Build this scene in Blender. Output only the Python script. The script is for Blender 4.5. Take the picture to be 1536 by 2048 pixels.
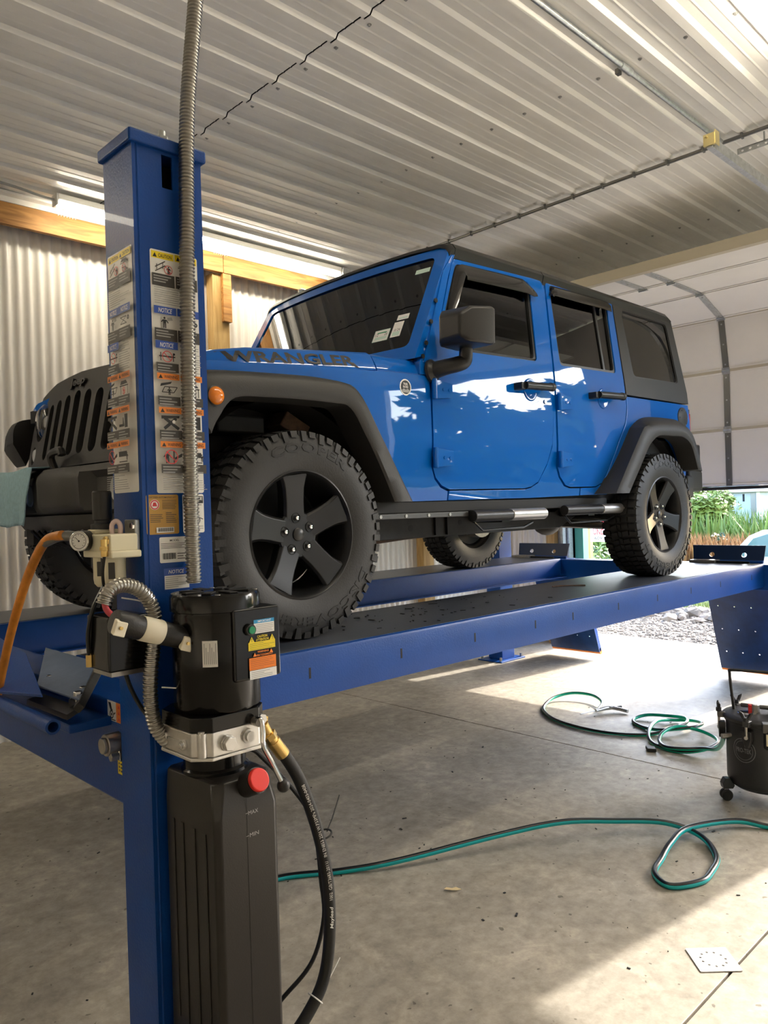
import bpy, bmesh, math, random
from mathutils import Vector, Matrix
from mathutils.geometry import tessellate_polygon
random.seed(7)
sc = bpy.context.scene
COL = sc.collection
for _o in list(bpy.data.objects): bpy.data.objects.remove(_o)
PI = math.pi
V = Vector
# ------------------------------------------------------------------ camera, sky, sun, exposure
cd = bpy.data.cameras.new('camera'); cam = bpy.data.objects.new('camera', cd); COL.objects.link(cam)
cd.sensor_fit = 'VERTICAL'; cd.sensor_height = 24.0; cd.lens = 1533.6/2048*24.0; cd.clip_start = .05; cd.clip_end = 300
_yaw, _pit, _rol = .80009, -.00174, -.03099
_fw = V((math.cos(_yaw)*math.cos(_pit), math.sin(_yaw)*math.cos(_pit), math.sin(_pit)))
_r0 = V((math.sin(_yaw), -math.cos(_yaw), 0)); _u0 = _r0.cross(_fw)
_r = math.cos(_rol)*_r0 + math.sin(_rol)*_u0; _u = -math.sin(_rol)*_r0 + math.cos(_rol)*_u0
cam.matrix_world = Matrix(((_r.x, _u.x, -_fw.x, -1.7983), (_r.y, _u.y, -_fw.y, -3.1856), (_r.z, _u.z, -_fw.z, 1.4775), (0, 0, 0, 1)))
sc.camera = cam
SUNDIR = V((-1.656, .243, -1.0)).normalized()
w = bpy.data.worlds.new('sky'); sc.world = w; w.use_nodes = True
_nt = w.node_tree; _nt.nodes.clear()
_sky = _nt.nodes.new('ShaderNodeTexSky'); _sky.sky_type = 'NISHITA'; _sky.sun_disc = False
_sky.sun_elevation = math.asin(-SUNDIR.z); _sky.sun_rotation = math.atan2(-SUNDIR.x, -SUNDIR.y)
_sky.air_density = 1.0; _sky.dust_density = 2.0; _sky.ozone_density = 1.0
_bg = _nt.nodes.new('ShaderNodeBackground'); _bg.inputs[1].default_value = 1.0
_wo = _nt.nodes.new('ShaderNodeOutputWorld')
_nt.links.new(_sky.outputs[0], _bg.inputs[0]); _nt.links.new(_bg.outputs[0], _wo.inputs[0])
_sl = bpy.data.lights.new('sun', 'SUN'); _sl.energy = 4.9; _sl.angle = .0093; _sl.color = (1, .93, .82)
_so = bpy.data.objects.new('sun', _sl); COL.objects.link(_so); _so.location = (30, -5, 20)
_so.rotation_euler = SUNDIR.to_track_quat('-Z', 'Y').to_euler()
LAMP = 18.5           # emission of the strip lights
sc.view_settings.view_transform = 'Standard'; sc.view_settings.look = 'None'
sc.view_settings.exposure = 1.25; sc.view_settings.gamma = 1.0; sc.view_settings.use_curve_mapping = False

# ------------------------------------------------------------------ materials
MATS = {}
def mat(name, col, rough=.5, metal=0., coat=0., noise=None, bump=None, spec=.5, emis=0., col2=None, aniso=None, rvar=0.):
    if name in MATS: return MATS[name]
    m = bpy.data.materials.new(name); m.use_nodes = True; nt = m.node_tree; N = nt.nodes; L = nt.links
    b = N['Principled BSDF']; c = (*col, 1)
    b.inputs['Base Color'].default_value = c; b.inputs['Roughness'].default_value = rough; b.inputs['Metallic'].default_value = metal
    b.inputs['Specular IOR Level'].default_value = spec; b.inputs['Coat Weight'].default_value = coat; b.inputs['Coat Roughness'].default_value = .02
    if emis: b.inputs['Emission Color'].default_value = c; b.inputs['Emission Strength'].default_value = emis
    if noise or bump:
        tc = N.new('ShaderNodeTexCoord'); mp = N.new('ShaderNodeMapping'); L.new(tc.outputs['Object'], mp.inputs[0])
        if aniso: mp.inputs['Scale'].default_value = aniso
    if noise:
        s, a = noise; n = N.new('ShaderNodeTexNoise'); n.inputs['Scale'].default_value = s; n.inputs['Detail'].default_value = 8; n.inputs['Roughness'].default_value = .62
        L.new(mp.outputs[0], n.inputs[0]); r = N.new('ShaderNodeValToRGB'); r.color_ramp.elements[0].position = .3; r.color_ramp.elements[1].position = .7
        lo = tuple(x*(1-a) for x in col); hi = col2 or tuple(min(1, x*(1+a)) for x in col)
        r.color_ramp.elements[0].color = (*lo, 1); r.color_ramp.elements[1].color = (*hi, 1)
        L.new(n.outputs['Fac'], r.inputs[0]); L.new(r.outputs[0], b.inputs['Base Color'])
        if rvar:
            mr = N.new('ShaderNodeMapRange'); mr.inputs[3].default_value = rough-rvar; mr.inputs[4].default_value = rough+rvar
            L.new(n.outputs['Fac'], mr.inputs[0]); L.new(mr.outputs[0], b.inputs['Roughness'])
    if bump:
        s, a = bump; n = N.new('ShaderNodeTexNoise'); n.inputs['Scale'].default_value = s; n.inputs['Detail'].default_value = 4
        L.new(mp.outputs[0], n.inputs[0]); bp = N.new('ShaderNodeBump'); bp.inputs['Strength'].default_value = a; bp.inputs['Distance'].default_value = .01
        L.new(n.outputs['Fac'], bp.inputs['Height']); L.new(bp.outputs[0], b.inputs['Normal'])
    MATS[name] = m; return m
def glassmat(name, tint, gloss=(1, 1, 1), ior=1.55):
    m = bpy.data.materials.new(name); m.use_nodes = True; nt = m.node_tree; nt.nodes.clear(); N = nt.nodes; L = nt.links
    o = N.new('ShaderNodeOutputMaterial'); mx = N.new('ShaderNodeMixShader'); t = N.new('ShaderNodeBsdfTransparent'); g = N.new('ShaderNodeBsdfGlossy'); f = N.new('ShaderNodeFresnel')
    t.inputs[0].default_value = (*tint, 1); g.inputs[0].default_value = (*gloss, 1); g.inputs[1].default_value = .01; f.inputs[0].default_value = ior
    L.new(f.outputs[0], mx.inputs[0]); L.new(t.outputs[0], mx.inputs[1]); L.new(g.outputs[0], mx.inputs[2]); L.new(mx.outputs[0], o.inputs[0])
    MATS[name] = m; return m
def concrete():
    m = bpy.data.materials.new('concrete'); m.use_nodes = True; nt = m.node_tree; N = nt.nodes; L = nt.links; b = N['Principled BSDF']
    ge = N.new('ShaderNodeNewGeometry')
    def nz(s, d, r=.6, dist=0.):
        n = N.new('ShaderNodeTexNoise'); n.inputs['Scale'].default_value = s; n.inputs['Detail'].default_value = d; n.inputs['Roughness'].default_value = r; n.inputs['Distortion'].default_value = dist
        L.new(ge.outputs['Position'], n.inputs[0]); return n.outputs['Fac']
    def ramp(src, p0, p1, c0, c1):
        r = N.new('ShaderNodeValToRGB'); e = r.color_ramp.elements; e[0].position = p0; e[1].position = p1; e[0].color = (*c0, 1); e[1].color = (*c1, 1); L.new(src, r.inputs[0]); return r.outputs[0]
    def mul(a, c, f=1.):
        x = N.new('ShaderNodeMixRGB'); x.blend_type = 'MULTIPLY'; x.inputs[0].default_value = f; L.new(a, x.inputs[1]); L.new(c, x.inputs[2]); return x.outputs[0]
    base = ramp(nz(1.1, 9, .6, .6), .32, .68, (.235, .21, .17), (.375, .34, .285))
    fine = ramp(nz(16, 7, .7), .3, .66, (.64, .64, .63), (1.14, 1.14, 1.13))
    pale = ramp(nz(4.5, 8, .7, 1.2), .52, .74, (.95, .95, .95), (1.35, 1.34, 1.3))
    spots = ramp(nz(34, 2, .4), .265, .29, (.32, .3, .28), (1, 1, 1))
    c = mul(mul(mul(base, fine), pale), spots, .85)
    L.new(c, b.inputs['Base Color'])
    mr = N.new('ShaderNodeMapRange'); mr.inputs[3].default_value = .42; mr.inputs[4].default_value = .75; L.new(nz(2.5, 6), mr.inputs[0]); L.new(mr.outputs[0], b.inputs['Roughness'])
    bp = N.new('ShaderNodeBump'); bp.inputs['Strength'].default_value = .12; bp.inputs['Distance'].default_value = .004; L.new(nz(60, 4), bp.inputs['Height']); L.new(bp.outputs[0], b.inputs['Normal'])
    MATS['concrete'] = m
def woodmat(name, c0, c1):
    m = bpy.data.materials.new(name); m.use_nodes = True; nt = m.node_tree; N = nt.nodes; L = nt.links; b = N['Principled BSDF']
    tc = N.new('ShaderNodeTexCoord'); mp = N.new('ShaderNodeMapping'); mp.inputs['Scale'].default_value = (.9, 9, 9) if 'post' not in name else (9, 9, .9); L.new(tc.outputs['Object'], mp.inputs[0])
    n = N.new('ShaderNodeTexNoise'); n.inputs['Scale'].default_value = 2.2; n.inputs['Detail'].default_value = 7; n.inputs['Distortion'].default_value = 1.6; L.new(mp.outputs[0], n.inputs[0])
    r = N.new('ShaderNodeValToRGB'); e = r.color_ramp.elements; e[0].position = .34; e[1].position = .62; e[0].color = (*c0, 1); e[1].color = (*c1, 1); L.new(n.outputs['Fac'], r.inputs[0])
    L.new(r.outputs[0], b.inputs['Base Color']); b.inputs['Roughness'].default_value = .6; MATS[name] = m
concrete(); woodmat('pine', (.26, .11, .025), (.50, .25, .065)); woodmat('pine_post', (.34, .20, .06), (.52, .34, .13))
mat('white_metal', (.88, .86, .81), .32, noise=(3, .05)); mat('wall_metal', (.84, .80, .73), .22, noise=(1.5, .04))
mat('door_white', (.80, .77, .72), .45, noise=(2, .04), bump=(180, .03)); mat('galv', (.50, .52, .52), .38, .85, noise=(40, .2)); mat('galv_dark', (.22, .22, .21), .45, .8)
mat('tan_trim', (.50, .45, .34), .5)
mat('lift_blue', (.002, .052, .26), .38, 0, .06, noise=(5, .12), bump=(150, .10), spec=.28)
mat('deck', (.042, .060, .105), .36, .25, noise=(7, .5), col2=(.11, .12, .14), bump=(40, .08), aniso=(.35, 2.5, 1), rvar=.12)
mat('black_paint', (.004, .004, .004), .16, spec=.4); mat('black_plastic', (.016, .015, .014), .42, bump=(220, .08)); mat('tank_plastic', (.020, .018, .016), .34, bump=(300, .05))
mat('rubber', (.014, .014, .013), .62, bump=(90, .1)); mat('tire', (.020, .0195, .0185), .56, bump=(140, .10)); mat('tire_print', (.006, .006, .006), .55)
mat('flare', (.026, .025, .023), .55, bump=(260, .10)); mat('black_trim', (.012, .012, .012), .35); mat('dark', (.006, .006, .006), .7); mat('rim', (.014, .014, .0145), .36, .35)
mat('alu', (.66, .65, .62), .32, .9, noise=(30, .08)); mat('chrome', (.80, .80, .80), .10, 1.); mat('steel', (.42, .40, .37), .35, .9, noise=(20, .2)); mat('brass', (.72, .50, .18), .28, .95)
mat('conduit', (.40, .385, .35), .30, .95); mat('rust', (.10, .055, .03), .75, .2, noise=(30, .5)); mat('undercarriage', (.016, .015, .014), .6, .2, noise=(12, .5))
mat('red', (.75, .03, .02), .35); mat('green_button', (.01, .28, .12), .35); mat('orange_hose', (.62, .22, .02), .45, noise=(14, .3)); mat('ivory', (.78, .72, .52), .42); mat('ivory_plug', (.80, .74, .58), .4)
mat('teal', (.0, .40, .42), .4); mat('green_hose', (.0, .42, .27), .3); mat('hose_black', (.008, .009, .010), .3); mat('hose_clear', (.62, .72, .66), .25)
mat('towel', (.30, .47, .54), .9, noise=(60, .12), bump=(250, .4)); mat('amber', (.85, .23, .01), .18, 0, .6); mat('tail_red', (.42, .01, .01), .2, 0, .5)
mat('p_white', (.82, .81, .77), .4); mat('p_black', (.015, .015, .015), .45); mat('p_yellow', (.88, .68, .01), .4); mat('p_orange', (.80, .24, .03), .4); mat('p_blue', (.03, .09, .42), .4); mat('p_lblue', (.02, .30, .62), .4)
mat('p_red', (.70, .04, .05), .4); mat('p_grey', (.36, .36, .35), .45); mat('p_tan', (.52, .29, .05), .4); mat('p_hot', (.88, .22, .01), .4); mat('p_dk', (.06, .055, .05), .45); mat('p_mint', (.55, .72, .62), .4)
mat('lamp_on', (1, .91, .74), .5, emis=LAMP); mat('lens', (.75, .76, .75), .08, .3, .8)
_cp = mat('car_paint', (.0, .115, .50), .45, .0, .80, spec=.05)
glassmat('glass_clear', (.30, .33, .31)); glassmat('glass_dark', (.07, .07, .07)); glassmat('glass_gauge', (.85, .85, .85))
mat('seat', (.02, .02, .021), .8); mat('gunmetal', (.09, .088, .085), .4, .6); mat('pot', (.022, .022, .023), .45, .1, bump=(120, .06)); mat('print_grey', (.20, .20, .20), .5)

# ------------------------------------------------------------------ mesh helpers
OFF = {}
class MB:
    def __init__(s): s.v = []; s.f = []; s.m = []; s.mi = 0
    def add(s, vs, fs, mi=None):
        o = len(s.v); s.v += [V(x) for x in vs]; s.f += [tuple(i+o for i in f) for f in fs]; s.m += [s.mi if mi is None else mi]*len(fs); return s
    def box(s, x0, x1, y0, y1, z0, z1, mi=None):
        return s.add([(x, y, z) for x in (x0, x1) for y in (y0, y1) for z in (z0, z1)], [(0,1,3,2),(4,6,7,5),(0,4,5,1),(2,3,7,6),(0,2,6,4),(1,5,7,3)], mi)
    def obox(s, c, ax, ay, az, mi=None):          # centre and three half-axis vectors
        c, ax, ay, az = V(c), V(ax), V(ay), V(az)
        return s.add([c+i*ax+j*ay+k*az for i in (-1, 1) for j in (-1, 1) for k in (-1, 1)], [(0,1,3,2),(4,6,7,5),(0,4,5,1),(2,3,7,6),(0,2,6,4),(1,5,7,3)], mi)
    def rings(s, rs, closed=True, caps=True, mi=None, mfun=None):
        n = len(rs[0]); o = len(s.v)
        for r in rs: s.v += [V(p) for p in r]
        for i in range(len(rs)-1):
            for j in range(n if closed else n-1):
                k = (j+1) % n
                s.f.append((o+i*n+j, o+i*n+k, o+(i+1)*n+k, o+(i+1)*n+j)); s.m.append(mfun(i, j) if mfun else (s.mi if mi is None else mi))
        if caps and closed:
            s.f.append(tuple(o+j for j in range(n))[::-1]); s.m.append(mfun(0, 0) if mfun else (s.mi if mi is None else mi))
            s.f.append(tuple(o+(len(rs)-1)*n+j for j in range(n))); s.m.append(mfun(len(rs)-2, 0) if mfun else (s.mi if mi is None else mi))
        return s
    def cyl(s, p0, p1, r0, r1=None, n=16, mi=None):
        p0, p1 = V(p0), V(p1); r1 = r0 if r1 is None else r1; d = (p1-p0).normalized(); a = d.orthogonal().normalized(); b = d.cross(a)
        return s.rings([[p+r*(math.cos(t)*a+math.sin(t)*b) for t in [2*PI*k/n for k in range(n)]] for p, r in ((p0, r0), (p1, r1))], mi=mi)
    def lathe(s, prof, c, axis=(0, 0, 1), n=24, mi=None, caps=True, mfun=None):    # prof: (radius, height)
        d = V(axis).normalized(); a = V((1, 0, 0)) if abs(d.x) < .9 else V((0, 0, 1)); a = (a-d*a.dot(d)).normalized(); b = d.cross(a); c = V(c)
        return s.rings([[c+d*h+r*(math.cos(2*PI*k/n)*a+math.sin(2*PI*k/n)*b) for k in range(n)] for r, h in prof], mi=mi, caps=caps, mfun=mfun)
    def sphere(s, c, r, n=14, mi=None, sq=(1, 1, 1)):
        pr = [(max(1e-4, math.sin(PI*k/(n//2))), -math.cos(PI*k/(n//2))) for k in range(n//2+1)]; c = V(c)
        return s.rings([[c+V((sq[0]*r*a*math.cos(2*PI*k/n), sq[1]*r*a*math.sin(2*PI*k/n), sq[2]*r*h)) for k in range(n)] for a, h in pr], mi=mi)
    def tube(s, path, r, n=10, mi=None, closed=False, mfun=None, up=(0, 0, 1)):
        P = [V(p) for p in path]; rs = []; N = len(P); pv = None
        for i in range(N):
            t = (P[(i+1) % N if closed else min(i+1, N-1)]-P[(i-1) % N if closed else max(i-1, 0)]).normalized()
            if pv is None:
                a = V(up)-t*V(up).dot(t)
                if a.length < .05: a = t.orthogonal()
            else: a = pv-t*pv.dot(t)
            if mfun and up == (0, 0, 1):
                a = V(up)-t*V(up).dot(t)
                if a.length < .2 and pv is not None: a = pv-t*pv.dot(t)
            a.normalize(); pv = a; b = t.cross(a); rr = r(i) if callable(r) else r
            rs.append([P[i]+rr*(math.cos(2*PI*k/n)*a+math.sin(2*PI*k/n)*b) for k in range(n)])
        if closed: rs.append(rs[0])
        return s.rings(rs, caps=not closed, mi=mi, mfun=mfun)
    def torus(s, c, axis, R, r, n=32, k=8, mi=None):
        d = V(axis).normalized(); a = d.orthogonal().normalized(); b = d.cross(a); c = V(c)
        return s.tube([c+R*(math.cos(2*PI*i/n)*a+math.sin(2*PI*i/n)*b) for i in range(n)], r, k, mi, closed=True, up=tuple(d))
    def sheet(s, loops, fn, thick, cu=(), cv=(), mi=None, back=True):   # flat outline(s) (first outer, others holes) mapped to space by fn(u, v, depth)
        bm = bmesh.new(); pts = [p for lp in loops for p in lp]; bv = [bm.verts.new((p[0], p[1], 0)) for p in pts]
        for t in tessellate_polygon([[V((p[0], p[1], 0)) for p in lp] for lp in loops]):
            try: bm.faces.new([bv[i] for i in t])
            except ValueError: pass
        for ax, cs in ((V((1, 0, 0)), cu), (V((0, 1, 0)), cv)):
            for c in cs: bmesh.ops.bisect_plane(bm, geom=bm.verts[:]+bm.edges[:]+bm.faces[:], plane_co=ax*c, plane_no=ax, dist=1e-5)
        bm.verts.index_update(); vs = [(v.co.x, v.co.y) for v in bm.verts]; n = len(vs)
        F = [tuple(v.index for v in f.verts) for f in bm.faces]
        B = [(e.verts[0].index, e.verts[1].index) for e in bm.edges if len(e.link_faces) == 1]; bm.free()
        if not back: return s.add([fn(a, b, 0) for a, b in vs], F, mi)
        return s.add([fn(a, b, 0) for a, b in vs]+[fn(a, b, thick) for a, b in vs], F+[tuple(i+n for i in f[::-1]) for f in F]+[(a, b, b+n, a+n) for a, b in B], mi)
    def build(s, name, mats, parent=None, bevel=0., seg=2, smooth=True, ang=38, label=None, flat=False, recalc=True, loc=None):
        me = bpy.data.meshes.new(name); off = OFF.get(parent, V((0, 0, 0))) if loc is None else V(loc)
        me.from_pydata([tuple(p-off) for p in s.v], [], s.f)
        mats = mats if isinstance(mats, (list, tuple)) else [mats]
        for m in mats: me.materials.append(MATS[m] if isinstance(m, str) else m)
        if len(mats) > 1: me.polygons.foreach_set('material_index', s.m)
        if recalc:
            bm = bmesh.new(); bm.from_mesh(me); bmesh.ops.remove_doubles(bm, verts=bm.verts, dist=1e-6); bmesh.ops.recalc_face_normals(bm, faces=bm.faces); bm.to_mesh(me); bm.free()
        if smooth and not flat:
            me.polygons.foreach_set('use_smooth', [True]*len(me.polygons)); me.set_sharp_from_angle(angle=math.radians(ang))
        o = bpy.data.objects.new(name, me); COL.objects.link(o)
        if parent is not None: o.parent = parent; OFF[o] = OFF.get(parent, V((0, 0, 0)))
        if loc is not None:
            base = OFF.get(parent, V((0, 0, 0))); o.location = V(loc)-base; OFF[o] = V(loc)
        if bevel:
            b = o.modifiers.new('edge', 'BEVEL'); b.width = bevel; b.segments = seg; b.limit_method = 'ANGLE'; b.angle_limit = math.radians(40); b.use_clamp_overlap = True; b.harden_normals = True
        if label: o['label'] = label
        return o
def root(name, loc, label, cat, group=None, kind=None):
    o = bpy.data.objects.new(name, None); COL.objects.link(o); o.location = loc; o.empty_display_size = .1; OFF[o] = V(loc)
    tag(o, label, cat, group, kind); return o
def tag(o, label=None, cat=None, group=None, kind=None):
    if label: o['label'] = label
    if cat: o['category'] = cat
    if group: o['group'] = group
    if kind: o['kind'] = kind
    return o
def copy_of(o, loc, parent=None):
    c = o.copy(); COL.objects.link(c); c.location = loc
    if parent is not None: c.parent = parent
    return c
def spline(P, n=8, closed=False):
    P = [V(p) for p in P]; N = len(P); out = []
    for i in range(N if closed else N-1):
        a, b, c, d = (P[(i-1) % N], P[i], P[(i+1) % N], P[(i+2) % N]) if closed else (P[max(i-1, 0)], P[i], P[i+1], P[min(i+2, N-1)])
        for k in range(n):
            t = k/n; out.append(.5*((2*b)+(c-a)*t+(2*a-5*b+4*c-d)*t*t+(3*b-a-3*c+d)*t**3))
    if not closed: out.append(P[-1])
    return out
def rrect(u0, u1, v0, v1, r, n=4):
    o = []
    for cx, cy, a in ((u1-r, v1-r, 0), (u0+r, v1-r, 90), (u0+r, v0+r, 180), (u1-r, v0+r, 270)):
        o += [(cx+r*math.cos(math.radians(a+90*k/n)), cy+r*math.sin(math.radians(a+90*k/n))) for k in range(n+1)]
    return o
def circ(u, v, r, n=20, sv=1.): return [(u+r*math.cos(2*PI*k/n), v+sv*r*math.sin(2*PI*k/n)) for k in range(n)]
def frange(a, b, s):
    o = []; x = a
    while x < b: o.append(x); x += s
    return o
_TX = {}
def text2d(s, bold=0., shear=0., space=1.):
    k = (s, bold, shear, space)
    if k not in _TX:
        c = bpy.data.curves.new('t', 'FONT'); c.body = s; c.size = 1; c.offset = bold; c.shear = shear; c.space_character = space; c.resolution_u = 2
        o = bpy.data.objects.new('t', c); COL.objects.link(o); dg = bpy.context.evaluated_depsgraph_get(); e = o.evaluated_get(dg); me = e.to_mesh()
        vs = [(v.co.x, v.co.y) for v in me.vertices]; fs = [tuple(p.vertices) for p in me.polygons]; e.to_mesh_clear(); bpy.data.objects.remove(o); bpy.data.curves.remove(c)
        x0 = min(v[0] for v in vs); x1 = max(v[0] for v in vs); _TX[k] = ([((v[0]-x0)/.729, v[1]/.729) for v in vs], fs, (x1-x0)/.729)
    return _TX[k]
DM = ['p_white', 'p_black', 'p_yellow', 'p_orange', 'p_blue', 'p_red', 'p_grey', 'p_tan', 'p_hot', 'p_dk', 'p_lblue', 'p_mint', 'green_button', 'print_grey']
WH, BK, YE, OR, BL, RE, GR, TA, HO, DK, LB, MI, GN, PG = range(14)
class Decal:                                       # flat print: one mesh of coloured shapes on a plane
    def __init__(s, o, U, Vv, lift=.0007, step=.00012, fn=None): s.o, s.U, s.V = V(o), V(U).normalized(), V(Vv).normalized(); s.N = s.U.cross(s.V); s.mb = MB(); s.l = lift; s.st = step; s.fn = fn
    def pt(s, u, v): return s.fn(u, v, s.l) if s.fn else s.o+s.U*u+s.V*v+s.N*s.l
    def poly(s, pts, m):
        s.l += s.st; P = [s.pt(*p) for p in pts]
        tr = tessellate_polygon([[V((a, b, 0)) for a, b in pts]]) if len(pts) > 4 else [tuple(range(len(pts)))]
        s.mb.add(P, [tuple(t) for t in tr], m); return s
    def rect(s, u0, v0, u1, v1, m): return s.poly([(u0, v0), (u1, v0), (u1, v1), (u0, v1)], m)
    def line(s, a, b, w, m):
        d = V((b[0]-a[0], b[1]-a[1])); n = V((-d.y, d.x)).normalized()*w/2
        return s.poly([(a[0]+n.x, a[1]+n.y), (a[0]-n.x, a[1]-n.y), (b[0]-n.x, b[1]-n.y), (b[0]+n.x, b[1]+n.y)], m)
    def disc(s, u, v, r, m, sv=1.): return s.poly(circ(u, v, r, 18, sv), m)
    def ring(s, u, v, r, w, m, n=18):
        s.l += s.st; a = circ(u, v, r, n); b = circ(u, v, r-w, n); s.mb.add([s.pt(*p) for p in a+b], [(i, (i+1) % n, n+(i+1) % n, n+i) for i in range(n)], m); return s
    def text(s, t, u, v, h, m, w=None, bold=0., shear=0., c=False, space=1.):
        vs, fs, tw = text2d(t, bold, shear, space); s.l += s.st; k = (w/(tw*h)) if w else 1.; x0 = -tw*h*k/2 if c else 0
        s.mb.add([s.pt(u+x0+a*h*k, v+b*h) for a, b in vs], fs, m); return s
    def lines(s, u0, u1, v0, v1, n, m=GR, seed=1, th=.3):
        r = random.Random(seed); d = (v1-v0)/n
        for i in range(n):
            y = v1-d*(i+.65); s.rect(u0, y, u0+(u1-u0)*r.choice((1, .95, .9, .8, .55)), y+d*th, m)
        return s
    def build(s, name, parent, label=None): return s.mb.build(name, DM, parent, smooth=False, recalc=False, label=label)
# ------------------------------------------------------------------ the room
CZ = 3.66; YW = 2.32; XR = 5.30; Y2 = -6.4; X0 = -5.0
def struct(o, label=None): o['kind'] = 'structure'; return o
fl = root('floor', (0, 0, 0), None, None, kind='structure')
for (a, b, c, d) in ((X0, 2.277, -2.187, YW+.1), (X0, 2.277, Y2, -2.193), (2.283, 6.05, -2.187, YW+.1), (2.283, 6.05, Y2, -2.193)):
    MB().box(a, b, c, d, -.15, 0).build('slab', 'concrete', fl, bevel=.003, seg=1)
MB().box(X0, 6.05, Y2, YW+.1, -.2, -.02).build('joint_filler', 'dark', fl)
# ribbed ceiling: separate sheets, four broad ribs each
ce = root('ceiling', (0, 0, CZ), None, None, kind='structure')
def rib_profile(y0, n):
    P = []; pit = .2286
    for k in range(n):
        y = y0+k*pit
        P += [(y-.036, 0), (y-.020, -.019), (y+.020, -.019), (y+.036, 0), (y+.080, 0), (y+.088, -.0026), (y+.096, 0), (y+.138, 0), (y+.146, -.0026), (y+.154, 0)]
    P.append((y0+n*pit-.036, 0)); return P
def ceil_sheet(x0, x1, dz, loc):
    pr = rib_profile(0, 4); mb = MB()
    mb.rings([[(x, y, z+dz) for y, z in pr] for x in (x0, x1)], closed=False, caps=False)
    mb.rings([[(x, y, z+dz+.0015) for y, z in pr] for x in (x0, x1)], closed=False, caps=False)
    return mb.build('panel', 'white_metal', None, smooth=False, recalc=False)
pa = ceil_sheet(X0, .534, 0, 0); pb = ceil_sheet(.541, XR, -.002, 0); pp = [pa, pb]
yb = [-.313+.2286*4*k for k in range(-7, 3)]
for i, y in enumerate(yb):
    for j, pz in enumerate(pp):
        o = pz if i == 0 else pz.copy()
        if i: COL.objects.link(o)
        o.parent = ce; o.location = (0, y, 0)
mb = MB()
for X in (-1.9, -.68, .60, 1.78, 3.005, 4.2):
    for k in range(-26, 11):
        y = -.313+.2286*k+.052; mb.cyl((X, y, CZ-.0005), (X, y, CZ-.004), .011, n=8); mb.cyl((X, y, CZ-.004), (X, y, CZ-.010), .006, n=6)
tag(mb.build('screws', 'p_grey', ce), kind='stuff')
MB().box(.50, .575, Y2, YW, CZ+.006, CZ+.012).build('seam_shade_strip', 'dark', ce)  # dark strip above the open seam, stands for the shade in the cavity
struct(MB().box(X0-.1, XR+.2, Y2-.1, YW+.2, CZ+.03, CZ+.12).build('trim_1', 'white_metal'))
# left-hand wall: corrugated sheet
def corrugated(u0, u1, z0, z1, fn, pit=.0722, amp=.010):
    mb = MB(); us = [u0+i*pit/8 for i in range(int((u1-u0)/pit*8)+1)]
    mb.rings([[fn(u, amp*math.copysign(abs(math.cos(2*PI*u/pit))**.7, math.cos(2*PI*u/pit)), z) for u in us] for z in (z0, z1)], closed=False, caps=False); return mb
struct(corrugated(X0, XR, 0, CZ, lambda u, d, z: (u, YW+d, z)).build('wall_left', 'wall_metal', ang=80, recalc=False))
wr = root('wall_rear', (XR, 0, 0), None, None, kind='structure')
corrugated(1.44, YW, 0, CZ, lambda u, d, z: (XR+.03+d, u, z)).build('sheet', 'wall_metal', wr, ang=80, recalc=False)
for a, b, c, d in ((1.30, YW+.1, 0, CZ), (-1.6, 1.30, 3.0, CZ), (-2.61, -1.5, 0, CZ), (-5.7, -2.61, 3.25, CZ), (Y2, -5.7, 0, CZ)):
    MB().box(XR+.06, XR+.16, a, b, c, d).build('cladding', 'white_metal', wr)
MB().box(XR-.02, XR+.16, 1.30, 1.43, 0, 3.2).build('jamb', 'galv', wr); MB().box(XR+.10, XR+.20, 1.20, 1.30, 0, 3.2).build('jamb', mat('green_trim', (.10, .42, .30), .5), wr)
struct(MB().box(X0-.1, XR+.16, Y2-.1, Y2, 0, CZ).build('wall_right', 'wall_metal')); struct(MB().box(X0-.1, X0, Y2, YW, 0, CZ).build('wall_front', 'wall_metal'))
# timber frame
for i, (a, b) in enumerate(((X0, 1.660), (1.664, 5.2))):
    tag(MB().box(a, b, 2.165, 2.203, 3.455, 3.635).build('header_beam', 'pine', None, bevel=.002, seg=1, loc=(a, 2.18, 3.45)), 'orange pine header beam under ceiling, behind blue lift column' if i == 0 else 'orange pine header beam under ceiling, running behind the windshield', 'beam', 'timber header boards')
for i, (x, w_) in enumerate(((1.58, .15), (3.985, .16), (-2.3, .15))):
    if x < 0: continue
    tag(MB().box(x, x+w_, 2.206, 2.304, 0, 3.45).build('timber_post', 'pine_post', None, bevel=.003, seg=1, loc=(x, 2.25, 0)), 'wooden wall post above the hood, beside the blue lift column' if i == 0 else 'wooden wall post seen under the truck behind far runway', 'post', 'timber wall posts')
tag(MB().box(1.655, 1.735, 2.168, 2.204, 3.06, 3.452).build('timber_block', 'pine', None, bevel=.003, seg=1, loc=(1.69, 2.18, 3.06)), 'short pine block nailed to wall post under header beam', 'block')
tag(MB().box(XR-.10, XR-.004, 1.435, 1.53, 0, 3.0).build('timber_post', 'pine_post', None, bevel=.003, seg=1, loc=(XR-.05, 1.48, 0)), 'wooden door post beside the green door jamb', 'post', 'timber wall posts')
tag(MB().box(XR-.10, XR-.004, 2.10, 2.25, 0, 3.4).build('timber_post', 'pine_post', None, bevel=.003, seg=1, loc=(XR-.05, 2.17, 0)), 'wooden corner post behind the far rear tire', 'post', 'timber wall posts')
for x, lab in ((.40, 'galvanized truss plate on header beam left of lift column'), (1.64, 'galvanized truss plate on header beam right of lift column')):
    mb = MB().box(x-.075, x+.075, 2.160, 2.1645, 3.60, 3.65)
    for k in range(7): mb.box(x-.07+k*.02, x-.062+k*.02, 2.158, 2.161, 3.592, 3.63)
    tag(mb.build('truss_plate', 'galv', None, loc=(x, 2.16, 3.6)), lab, 'plate', 'truss plates')
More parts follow.
